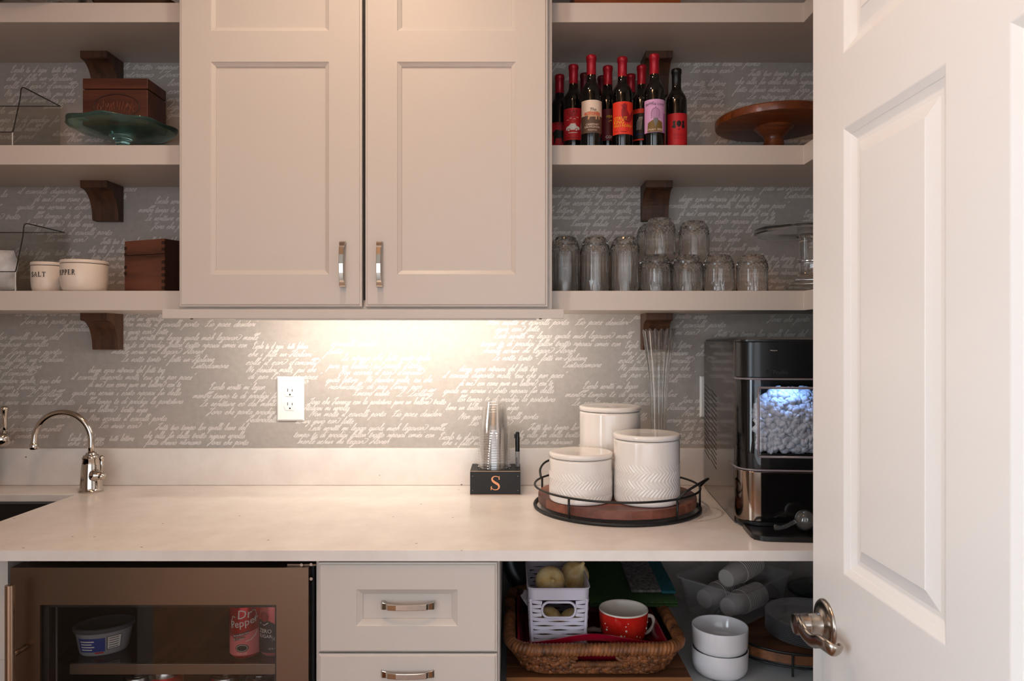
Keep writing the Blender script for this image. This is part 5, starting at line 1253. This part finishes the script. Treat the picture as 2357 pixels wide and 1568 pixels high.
can(566, 1.535, shz, 'red and pink strawberry cream soda can on the fridge shelf', (M_CR, drp), R(10))
can(633, 1.548, shz, 'pink and black zero sugar soda can beside the strawberry one', (M_CPK, zero), R(-2))
lz = fsh - .030 - .122 - .02
for px, Z, m_, pa, lb in ((318, 1.55, M_CR, None, 'plain red can below the fridge shelf under the tub'), (384, 1.58, M_CR, zero, 'dark red can below the fridge shelf beside the plain red one'), (520, 1.55, M_CG, dew, 'green can with white slanted lettering below the fridge shelf'), (596, 1.54, M_CPK, None, 'can showing its silver top below the strawberry can')):
    can(px, Z, lz, lb, (m_, pa))
G().box(-hw + .032, hw - .032, D(1.4925), FB1 - .022, lz - .008, lz - .0006).obj('glass_shelf', MATS['shelf_glass'], sh); 
G().box(PX(160, 1.485) + ox, hw - .032, D(1.485), D(1.492), lz - .022, lz).obj('front_trim', M_SH, sh, bevel=.001)
# oval margarine tub
t = thing('spread_tub', 'oval white and blue plastic spread tub with a grey lid in the fridge', 'tub', (PX(240, 1.555), D(1.555), shz), rotz=R(24))
def oval(a, b, z, n=40): return [(a * math.cos(2 * math.pi * k / n), b * math.sin(2 * math.pi * k / n), z) for k in range(n)]
G().loft([oval(.044, .030, 0), oval(.047, .033, .004), oval(.055, .040, .048), oval(.056, .041, .050)]).obj('tub', mat('tub_white', (158, 158, 164), .4), t, auto=40)
G().loft([oval(.058, .043, .050), oval(.0595, .0445, .053), oval(.0595, .0445, .058), oval(.057, .042, .060), oval(.052, .037, .0575)]).obj('lid', mat('tub_lid_grey', (84, 86, 90), .3), t, auto=40)
p = Print()
def ovf(u, z, layer):
    q = (z - .004) / .044; a_, b_ = .0473 + .008 * q + .0004 + layer * .0002, .0333 + .007 * q + .0004 + layer * .0002; th = -math.pi / 2 + u
    return (a_ * math.cos(th), b_ * math.sin(th), z)
p.rect(ovf, -1.0, .1, .010, .040, BLU_, 0, 16); p.rect(ovf, .15, .75, .012, .042, GRY_, 0, 8); p.rect(ovf, .2, .7, .014, .040, WH_, 1, 8)
for k in range(5): p.rect(ovf, .24, .62, .016 + .005 * k, .0175 + .005 * k, K_, 2, 4)
for k in range(4): p.rect(ovf, -.9, -.4 + .1 * (k % 2), .014 + .006 * k, .0165 + .006 * k, WH_, 1, 6)
p.rect(ovf, -.3, .05, .006, .009, RED_, 1, 6)
p.g.obj('print', None, t, fix=False)

# ------------------------------------------------------------------ open bay: cutting board, basket and its contents
BZ = BAYZ + .0004
t = thing('cutting_board', 'dark wooden cutting board with a pale front strip under the basket', 'cutting board', (0, 0, BZ))
bxa, bxb = -.012, .378; ya, yb_ = D(1.462), D(1.90)
M_BD1 = wood('board_walnut', (74, 44, 26), (120, 76, 46), axis=0, rough=.5, scale=22); M_BD2 = wood('board_maple', (160, 112, 74), (194, 146, 102), axis=0, rough=.5, scale=22); M_BD3 = wood('board_cherry', (92, 54, 32), (132, 84, 52), axis=0, rough=.5, scale=22)
cuts = [(ya, ya + .030, M_BD3), (ya + .0303, ya + .052, M_BD2), (ya + .0523, ya + .10, M_BD1), (ya + .1003, ya + .2, M_BD3), (ya + .2003, ya + .32, M_BD1), (ya + .3203, yb_, M_BD3)]
for a, b, m_ in cuts: G().box(bxa, bxb, a, b, 0, .028).obj('strip', m_, t, bevel=.001)
bs = BZ + .0284
# wicker basket
cxk, cyk = .178, D(1.682); bw_, bd_ = .392, .394
t = thing('wicker_basket', 'brown braided wicker basket with a wrapped rim', 'basket', (cxk, cyk, bs))
M_WICK = noise_col(mat('wicker', (110, 66, 36), .5), (38, 20, 12), (150, 92, 52), scale=42, detail=4, lo=.3, hi=.7, bump=.5)
M_WICK2 = noise_col(mat('wicker_rim', (120, 72, 40), .45), (44, 24, 14), (156, 98, 56), scale=34, detail=5, stretch=(1, 1, .4), lo=.32, hi=.68, bump=.4)
M_WIN = mat('wicker_inside', (44, 26, 16), .7)
bot = rrect(bw_ - .09, bd_ - .09, .05, 8); topr = rrect(bw_ - .026, bd_ - .026, .06, 8); hk = .057
RC = len(bot)
def lerp_ring(q, out=0.0):
    r_ = []
    for k in range(RC):
        x = bot[k][0] + (topr[k][0] - bot[k][0]) * q; y = bot[k][1] + (topr[k][1] - bot[k][1]) * q; l = math.hypot(x, y); r_.append((x * (1 + out / l), y * (1 + out / l), .004 + hk * q))
    return r_
def along(ringpts, spacing, cnt=None):
    """evenly spaced points and tangents round a closed ring"""
    P = [Vector(p) for p in ringpts]; segs = [(P[(i + 1) % len(P)] - P[i]) for i in range(len(P))]; tot = sum(s_.length for s_ in segs)
    cnt = cnt or int(tot / spacing); out = []; i = 0; acc = 0.0
    for k in range(cnt):
        d_ = k * tot / cnt
        while acc + segs[i].length < d_: acc += segs[i].length; i += 1
        q = (d_ - acc) / (segs[i].length or 1); out.append((P[i] + segs[i] * q, segs[i].normalized()))
    return out
hole = lambda p_: abs(p_.x - .002) < .048 and p_.y < -bd_ * .3
g = G()   # inner liner with the hand hole left open in front
nl = 8; lr = [[p_ for p_, _ in along(lerp_ring(j / nl, -.006), 0, 120)] for j in range(nl + 1)]; ln_ = min(len(r_) for r_ in lr)
for j in range(nl):
    for k in range(ln_):
        k2 = (k + 1) % ln_; c_ = (lr[j][k] + lr[j + 1][k2]) / 2
        if hole(c_) and .030 < c_.z < .054: continue
        g.add([tuple(lr[j][k]), tuple(lr[j][k2]), tuple(lr[j + 1][k2]), tuple(lr[j + 1][k])], [(0, 1, 2, 3)])
g.add([(x * .98, y * .98, .004) for x, y in bot], [tuple(range(RC))])
g.obj('lining', M_WIN, t, fix=False)
cb_ = along([(x, y, .007) for x, y, z in lerp_ring(.03, .002)], .004)
g = G(); g.tube([p_ for p_, _ in cb_], [.0052 + .0014 * abs(math.sin(i * 1.1)) for i in range(len(cb_))], 8, closed=True); g.obj('bottom_cord', M_WICK2, t, smooth=True)
ell = []
eb = bmesh.new(); bmesh.ops.create_uvsphere(eb, u_segments=8, v_segments=6, radius=1.0); ev = [tuple(q.co) for q in eb.verts]; ef = [tuple(q.index for q in fc.verts) for fc in eb.faces]; eb.free()
random.seed(5); g = G()
for r_i, q in enumerate((.20, .42, .64, .86)):
    for lane in (0, 1):
        pts = along(lerp_ring(q + (.05 if lane else -.05), .002), .021)
        for k, (p_, tg) in enumerate(pts):
            if r_i > 0 and hole(p_): continue
            nrm = Vector((tg.y, -tg.x, 0)).normalized(); up = Vector((0, 0, 1)); tilt = R(30) * (1 if lane else -1) + random.uniform(-.15, .15)
            d1 = tg * math.cos(tilt) + up * math.sin(tilt); d2 = -tg * math.sin(tilt) + up * math.cos(tilt)
            s1, s2, s3 = .0155 * random.uniform(.9, 1.15), .0058 * random.uniform(.85, 1.15), .0042
            g.add([tuple(p_ + nrm * random.uniform(0, .002) + d1 * (e[0] * s1) + d2 * (e[1] * s2) + nrm * (e[2] * s3)) for e in ev], ef)
g.obj('braid', M_WICK, t, smooth=True, fix=False)['kind'] = 'stuff'
# wrapped rim: one long bumpy roll
rimc = lerp_ring(1.0, .0); dense = along([(x, y, hk + .008 + .002 * math.sin(5 * x)) for x, y, z in rimc], .0016)
g = G(); nr = 10; n_ = len(dense); v, f = [], []
for i, (p_, tg) in enumerate(dense):
    nrm = Vector((tg.y, -tg.x, 0)).normalized(); ph = i / 5.0; rr = .0116 * (1 + .20 * abs(math.sin(math.pi * ph)) + .04 * math.sin(i * .11))
    for k in range(nr):
        th = 2 * math.pi * k / nr; sl = .0016 * 2.2 * math.sin(th); v.append(tuple(p_ + tg * sl + nrm * (rr * math.cos(th)) + Vector((0, 0, 1)) * (rr * math.sin(th))))
for i in range(n_):
    j = (i + 1) % n_
    for k in range(nr): f.append((i * nr + k, i * nr + (k + 1) % nr, j * nr + (k + 1) % nr, j * nr + k))
g.add(v, f).obj('rim', M_WICK2, t, smooth=True)
g = G()
for k in range(34):
    x = -.05 + .102 * k / 33; yv = -(bd_ - .062) / 2 - .004
    g.add([(x + e[0] * .0024, yv + e[1] * .0065, .028 + e[2] * .0065 + e[1] * .001) for e in ev], ef)
g.obj('handle_wrap', M_WICK2, t, smooth=True, fix=False)['kind'] = 'stuff'
# red lacquer tray inside
M_REDT = mat('red_lacquer', (140, 6, 34), .22, coat=.4)
trx, try_, trz = .172, D(1.688), bs + .014
t = thing('red_tray', 'red lacquer tray with a raised handle end lying in the basket', 'tray', (trx, try_, trz))
wt, dt_, wb, db = .160, .163, .143, .146
def wavetop(u): return .053 + .019 * math.exp(-(u / .085) ** 2)
G().box(-wb, wb, -db, db, 0, .004).obj('base', M_REDT, t)
nu = 24
def end_wall(sy):
    us_ = [-1 + 2 * k / nu for k in range(nu + 1)]; vs_ = [0, .55, .78, 1.0]
    hset = lambda u, j: j == 1 and abs(u) < .30
    g = G()
    def P(u, q, th):
        z = .004 + (wavetop(u * wt) - .004) * q if q else .002; zq = z / .07
        return (u * (wb + (wt - wb) * min(1, q)), sy * (db + (dt_ - db) * min(1, q) - th), z)
    for th in (0, .0045):
        for i in range(nu):
            for j in range(3):
                if hset((us_[i] + us_[i + 1]) / 2, j): continue
                g.add([P(us_[i], vs_[j], th), P(us_[i + 1], vs_[j], th), P(us_[i + 1], vs_[j + 1], th), P(us_[i], vs_[j + 1], th)], [(0, 1, 2, 3)])
    for i in range(nu): g.add([P(us_[i], 1, 0), P(us_[i + 1], 1, 0), P(us_[i + 1], 1, .0045), P(us_[i], 1, .0045)], [(0, 1, 2, 3)])
    g.obj('end_wall', M_REDT, t, fix=False, smooth=False)
end_wall(-1); end_wall(1)
for s in (-1, 1):
    G().add([(s * wb, -db, .002), (s * wb, db, .002), (s * wt, dt_, .055), (s * wt, -dt_, .055), (s * (wb - .004), -db, .002), (s * (wb - .004), db, .002), (s * (wt - .004), dt_, .055), (s * (wt - .004), -dt_, .055)], [(0, 1, 2, 3), (4, 7, 6, 5), (3, 2, 6, 7), (0, 3, 7, 4), (1, 5, 6, 2)]).obj('side_wall', M_REDT, t, fix=True)
tz = trz + .0044
# white slotted plastic basket
M_SLOTB = mat('lavender_white_plastic', (206, 200, 214), .4)
px0, px1 = PX(1215, 1.56), PX(1358, 1.56); pcx = (px0 + px1) / 2; pw = px1 - px0; pyf, pyb = D(1.562), D(1.80)
t = thing('slotted_basket', 'white slotted plastic basket holding onions', 'basket', (pcx, (pyf + pyb) / 2, tz)); pd = pyb - pyf; ph_ = PZ(1355, 1.562) - tz
def prr(q, out=0.0): k_ = .90 + .10 * q; return rrect(pw * k_ + out, pd * (.95 + .05 * q) + out, .016, 5)
g = G(); g.loft([ring(prr(0), 0), ring(prr(0), .003), ring(prr(0, -.004), .003)], cap0=True, cap1=True); g.obj('base', M_SLOTB, t)
g = G(); q0 = .83; g.loft([ring(prr(q0), ph_ * q0), ring(prr(1), ph_ - .003), ring(prr(1, .004), ph_ - .001), ring(prr(1, .004), ph_ + .001), ring(prr(1, -.003), ph_ + .001), ring(prr(q0, -.003), ph_ * q0)], cap0=False, cap1=False); g.obj('rim_band', M_SLOTB, t, auto=30)
hz0, hz1, hwx = ph_ * .58, ph_ * .80, pw * .27
rows_ = 13
for k in range(rows_):
    zc = .004 + (ph_ * q0 - .004) * (k + .5) / rows_; rh = (ph_ * q0 - .004) / rows_
    base_ = along(ring(prr(zc / ph_), zc), .0035); n_ = len(base_); v, f = [], []
    for i, (p_, tg) in enumerate(base_):
        wv = math.cos(2 * math.pi * p_.x / (pw * .47) + math.pi * (k % 2)) if abs(abs(p_.y) - pd * .47) < pd * .06 else math.cos(2 * math.pi * p_.y / .06 + math.pi * (k % 2))
        top_, bt_ = rh * (.40 + .12 * wv), -rh * (.40 - .12 * wv) 
        nrm = Vector((tg.y, -tg.x, 0)).normalized()
        for th in (.0006 * (1 + wv), -.0018):
            v += [tuple(p_ + nrm * th + Vector((0, 0, bt_))), tuple(p_ + nrm * th + Vector((0, 0, top_)))]
    for i in range(n_):
        j = (i + 1) % n_; pm = (base_[i][0] + base_[j][0]) / 2
        if hz0 < zc < hz1 and abs(pm.x) < hwx and pm.y < -pd * .4: continue
        a, b = 4 * i, 4 * j
        f += [(a, b, b + 1, a + 1), (a + 2, a + 3, b + 3, b + 2), (a + 1, b + 1, b + 3, a + 3), (a, a + 2, b + 2, b)]
    G().add(v, f).obj('strand', M_SLOTB, t, fix=False)
hp = [(x, y) for x, y in rrect(2 * hwx, hz1 - hz0, (hz1 - hz0) * .46, 6)]
G().tube([(x, -pd * .49 * (.95 + .05 * .7) - .003, (hz0 + hz1) / 2 + y) for x, y in hp], .0028, 8, closed=True).obj('handle_frame', M_SLOTB, t, smooth=True)
for sx in (-1, 1):
    for sy in (-1, 1):
        a = prr(0); G().tube([(sx * (pw * .45 - .005), sy * (pd * .475 - .005), 0), (sx * (pw * .5 - .006), sy * (pd * .5 - .006), ph_ * q0 + .002)], .0035, 8).obj('corner', M_SLOTB, t)
# onions
M_ONION = noise_col(mat('onion_skin', (206, 170, 96), .3), (190, 150, 86), (224, 204, 156), scale=6, detail=5, stretch=(6, 6, .8))
def onion(x, Z, z, r, label, tilt):
    t = thing('onion', label, 'onion', (x, D(Z), z), 'onions in the plastic basket'); t.rotation_euler = tilt
    pr = [(.0008, -.98)] + [(math.cos(R(a)) * (1 if a < 0 else 1), math.sin(R(a)) * .93) for a in range(-78, 70, 9)] + [(.26, .95), (.14, 1.05), (.10, 1.22), (.01, 1.25)]
    G().lathe([(p_[0] * r, p_[1] * r) for p_ in pr], 32).obj('bulb', M_ONION, t, smooth=True)
    g = G(); random.seed(2)
    for k in range(8): a = k * .8; g.tube([(0, 0, -.95 * r), (.12 * r * math.cos(a), .12 * r * math.sin(a), -1.06 * r)], .0005, 4)
    g.obj('roots', mat('onion_root', (120, 92, 60), .8), t)['kind'] = 'stuff'
zi = tz + .004
onion(PX(1266, 1.632), 1.632, zi + .141, .0335, 'pale onion at the front on top in the plastic basket', (R(70), R(20), 0))
onion(PX(1323, 1.70), 1.700, zi + .132, .0345, 'darker onion behind on top in the plastic basket', (R(20), R(30), 0))
onion(PX(1262, 1.62), 1.622, zi + .052, .0330, 'onion seen through the handle slot, nearer the drawers', (R(50), R(-20), 0))
onion(PX(1318, 1.64), 1.626, zi + .050, .0315, 'onion seen through the handle slot, nearer the mug', (R(-40), R(30), 0))
onion(PX(1272, 1.72), 1.722, zi + .090, .033, 'rearmost onion in the plastic basket', (R(20), R(10), 0))
# red spotted cup
M_RCUP = noise_col(mat('red_glaze', (206, 34, 26), .16, coat=.4), (186, 24, 20), (222, 52, 36), scale=9, detail=4)
M_RIN = mat('cup_inside', (226, 214, 200), .25)
mcx, mZ = PX(1435, 1.632), 1.632; mr = .0555; mh = .717 - tz
t = thing('red_cup', 'red cup with white raised dots and a pale inside', 'cup', (mcx, D(mZ), tz))
po = [(.001, .001), (.026, .001), (.028, 0), (.032, .003), (.043, .014), (.0515, .034), (.0548, .058), (mr, mh - .006), (mr, mh - .003)]
G().lathe(po, 56).obj('body', M_RCUP, t, smooth=True)
G().lathe([(mr, mh - .003), (mr - .0005, mh), (mr - .0025, mh + .0004), (mr - .004, mh - .003), (.050, .05), (.044, .026), (.030, .008), (.001, .006)], 56).obj('lining', M_RIN, t, smooth=True)
random.seed(21)
def cup_r(z):
    for k in range(len(po) - 1):
        if po[k][1] <= z <= po[k + 1][1]: q = (z - po[k][1]) / max(1e-6, po[k + 1][1] - po[k][1]); return po[k][0] + (po[k + 1][0] - po[k][0]) * q
    return mr
for (ad, zq, s) in ((-2, .34, .0026), (-14, .22, .003), (-3, .44, .0016), (-6, .23, .0015), (26, .20, .0016), (28, .12, .0013), (31, .05, .003), (-52, .30, .0024), (-46, .12, .003), (-56, .42, .0014), (62, .30, .0022), (66, .42, .0016), (60, .2, .0014), (36, .17, .0012), (-50, .36, .0013), (2, .5, .0013)):
    z = .016 + zq * .105; a = R(ad); rr = cup_r(z); G().add([(rr * math.sin(a) + s * e[0], -rr * math.cos(a) + s * e[1], z + s * e[2]) for e in ev], ef).obj('dot', M_RIN, t, smooth=True, fix=False)
G().tube(spline([(.052, .012, .062), (.068, .016, .058), (.072, .018, .040), (.060, .015, .024), (.046, .010, .020)], 5), .0042, 10).obj('handle', M_RIN, t, smooth=True)
tag(G().tube(spline([(PX(1356, 1.70), D(1.70), tz + .006), (PX(1366, 1.69), D(1.69), tz + .012), (PX(1380, 1.69), D(1.69), tz + .010), (PX(1400, 1.70), D(1.70), tz + .006)], 5), [.006] * 8 + [.005] * 8, 12, flat=1.6).obj('ceramic_spoon', M_RIN, smooth=True), 'white ceramic spoon lying between the plastic basket and the red cup', 'spoon')
# folded cloths at the back of the basket
def cloth(name, label, x0, x1, Z0, Z1, za, zb_, layers, m, roll=True):
    t = thing(name, label, 'cloth', (0, 0, 0), 'folded cloths'); th = .0075
    for k in range(layers):
        z1_, z2_ = za + k * th, zb_ + k * th; n_ = 10; prof = []
        up, dn = [], []
        for i in range(n_ + 1):
            q = i / n_; y = D(Z0 + (Z1 - Z0) * q); wz = .0015 * math.sin(7 * q + k); up.append((y, z1_ + (z2_ - z1_) * q + th * .46 + wz)); dn.append((y, z1_ + (z2_ - z1_) * q - th * .46 + wz))
        fold = [(D(Z0) - th * .45 * math.sin(R(a)), z1_ + th * .46 * math.cos(R(a))) for a in range(20, 161, 20)]
        poly = list(reversed(up)) + fold + dn
        G().prism(poly, lambda u, v, d: (d, u, v), x0 + .001 * k, x1 - .001 * k).obj('layer', m, t, auto=50)
    return t
M_GC = noise_col(mat('green_cloth', (36, 60, 24), .9), (30, 52, 20), (44, 74, 28), scale=260, detail=2)
M_GR = noise_col(mat('grey_cloth', (120, 112, 112), .9), (72, 67, 67), (112, 105, 105), scale=3, detail=1, stretch=(40, 40, 1))
M_TE = noise_col(mat('teal_cloth', (16, 96, 104), .85), (9, 62, 70), (16, 86, 94), scale=220, detail=2)
cz0 = bs + .082
cloth('green_cloth', 'folded green cloth laid across the back of the basket', .185, .395, 1.712, 1.985, cz0 - .004, cz0 + .020, 2, M_GC)
cloth('grey_cloth', 'grey striped cloth folded on top of the green one', PX(1452, 1.76), PX(1520, 1.76), 1.752, 1.99, cz0 + .0165, cz0 + .041, 1, M_GR)
cloth('teal_cloth', 'narrow teal cloth folded beside the grey one', PX(1522, 1.75), PX(1554, 1.75), 1.745, 1.975, cz0 + .0165, cz0 + .041, 1, M_TE)
# black round pan leaning at the back
t = thing('round_pan', 'black round pan leaning at the back of the bay behind the basket', 'pan', (.12, D(1.995), BZ + .155)); t.rotation_euler = (R(78), 0, 0)
G().lathe([(.001, 0), (.12, 0), (.15, .012), (.154, .013), (.152, .017), (.118, .005), (.001, .005)], 56).obj('dish', M_BLACK, t, smooth=True)
G().tube([(.151 * math.cos(2 * math.pi * k / 40), .151 * math.sin(2 * math.pi * k / 40), .0155) for k in range(40)], .0028, 6, closed=True).obj('rolled_edge', M_IRON, t, smooth=True)

# ------------------------------------------------------------------ white bowls
M_BOWL = mat('white_porcelain', (228, 224, 226), .12, coat=.4)
def bowl(z, label, proto=[None]):
    if proto[0] is None:
        proto[0] = o = G().lathe([(.001, .002), (.044, .002), (.046, 0), (.052, .002), (.058, .009), (.0605, .018), (.0612, .0535), (.0606, .0553), (.0590, .0535), (.0580, .020), (.052, .009), (.044, .006), (.001, .0055)], 64).obj('porcelain_bowl', M_BOWL, smooth=True)
    else: o = proto[0].copy(); COL.objects.link(o)
    o.location = (PX(1657, 1.602), D(1.602), z); return tag(o, label, 'bowl', 'stacked white bowls')
bowl(BZ, 'lower of two stacked white porcelain bowls'); bowl(BZ + .0485, 'upper of two stacked white porcelain bowls')
# ------------------------------------------------------------------ turntable tray with plates
t = thing('wire_tray', 'round wooden tray in a black wire stand beside the white bowls', 'tray', (.668, D(1.735), BZ)); tr2 = .172
M_TT = wood('tray_acacia', (92, 54, 30), (146, 92, 54), axis=0, rough=.45, scale=20)
cut2 = [-.168, -.11, -.05, .015, .07, .12, .168]
for k in range(6):
    pts = []
    for q in range(9):
        y = cut2[k] + .0001 + (cut2[k + 1] - cut2[k] - .0002) * q / 8; pts.append((math.sqrt(max(0, .168 ** 2 - y * y)), y))
    pts += [(-a, b) for a, b in reversed(pts)]
    G().prism(pts, lambda u, v, d: (u, v, d), .0265, .0465).obj('plank', (M_TT, M_BD1, M_BD3)[k % 3], t, bevel=.0008)
for z in (.0225, .0525): G().tube([(tr2 * math.cos(2 * math.pi * k / 64), tr2 * math.sin(2 * math.pi * k / 64), z) for k in range(64)], .0026, 8, closed=True).obj('wire_ring', M_IRON, t, smooth=True)
for a in (20, 80, 140, 200, 252, 300): G().tube([(tr2 * math.cos(R(a)), tr2 * math.sin(R(a)), .0026), (tr2 * math.cos(R(a)), tr2 * math.sin(R(a)), .0525)], .0026, 8).obj('post', M_IRON, t)
zpl = BZ + .0470
M_PLATE = thin('plate_plastic', (.90, .89, .91), ior=1.7, haze=.26, hazecol=(.66, .64, .66), rough=.08)
NP = 11; pp = None
for k in range(NP):
    if pp is None: pp = o = G().lathe([(.001, 0), (.078, 0), (.084, .002), (.104, .0068), (.105, .0080), (.1035, .0082), (.083, .0034), (.077, .0014), (.001, .0014)], 64).obj('plastic_plate', M_PLATE, auto=40)
    else: o = pp.copy(); COL.objects.link(o)
    o.location = (.706, D(1.688), zpl + k * .0042); tag(o, 'uppermost clear plastic plate of the stack on the wire tray' if k == NP - 1 else 'clear plastic plate within the stack on the wire tray', 'plate', 'stacked plastic plates')
# ------------------------------------------------------------------ clear bin of paper cups
ang = math.atan2(.175, .20); L1, L2 = .245, .180
t = thing('storage_bin', 'clear plastic storage bin holding white paper cups', 'bin', (.535, D(1.683), zpl + .006), rotz=ang)
M_SBIN = thin('bin_plastic', (.90, .89, .89), ior=1.5, haze=.17, hazecol=(.55, .52, .52), rough=.1)
def br_(q, o_=0): return [(x + L1 / 2, y + L2 / 2) for x, y in rrect((L1 - .03 + .03 * q) + o_, (L2 - .03 + .03 * q) + o_, .02, 5)]
hb_ = .088
G().loft([ring(br_(0, -.003), .002), ring(br_(0), 0), ring(br_(1), hb_)], cap0=False, cap1=False).obj('walls', M_SBIN, t, auto=30)
G().loft([ring(br_(0, -.002), .001), ring(br_(0, -.002), .003)]).obj('bottom', M_SBIN, t)
G().loft([ring(br_(1), hb_), ring(br_(1, .012), hb_), ring(br_(1, .012), hb_ + .003), ring(br_(1), hb_ + .003)], cap0=False, cap1=False).obj('rim', M_SBIN, t)
M_PCUP = mat('paper_cup', (172, 162, 157), .6)
pc = None
def cups(org, direction, count, label, group='paper cups in the bin'):
    global pc
    d_ = Vector(direction).normalized(); q = Vector((0, 0, 1)).rotation_difference(d_)
    for k in range(count):
        if pc is None: pc = o = G().lathe([(.001, .003), (.0215, .003), (.0222, 0), (.0228, .001), (.0285, .055), (.0302, .0555), (.0302, .0575), (.0286, .0575), (.022, .005), (.001, .005)], 28).obj('paper_cup', M_PCUP, auto=40)
        else: o = pc.copy(); COL.objects.link(o)
        o.rotation_mode = 'QUATERNION'; o.rotation_quaternion = q; o.location = Vector(org) + d_ * (k * .0075); tag(o, label, 'cup', group)
def inb(u, v, z): c_, s_ = math.cos(ang), math.sin(ang); return (.535 + u * c_ - v * s_, D(1.683) + u * s_ + v * c_, zpl + .006 + z)
bdv = Vector(inb(1, 0, 0)) - Vector(inb(0, 0, 0)); bdl = Vector(inb(0, 1, 0)) - Vector(inb(0, 0, 0))
cups(inb(.04, .125, .036), tuple(bdv), 13, 'white paper cup in the nested row lying along the far side of the clear bin')
cups(inb(.035, .055, .036), tuple(bdv), 12, 'white paper cup in the nested row lying along the near side of the clear bin')
cups(inb(.075, .085, .090), tuple(bdv + Vector((0, 0, .10))), 11, 'white paper cup in the nested row resting on top of the other cups')
# dark glass dish further back
t = thing('glass_dish', 'dark glass dish at the back of the bay behind the plates', 'dish', (.845, D(1.93), BZ))
G().lathe([(.001, 0), (.06, 0), (.066, .004), (.085, .06), (.098, .064), (.098, .068), (.083, .066), (.062, .008), (.001, .006)], 48).obj('bowl', mat('smoke_glass', (38, 48, 54), .08, trans=.4), t, smooth=True)
G().lathe([(.001, .098), (.012, .098), (.014, .092), (.008, .086), (.05, .080), (.094, .070), (.095, .0685), (.001, .0685)], 48).obj('lid', MATS['smoke_glass'], t, smooth=True)
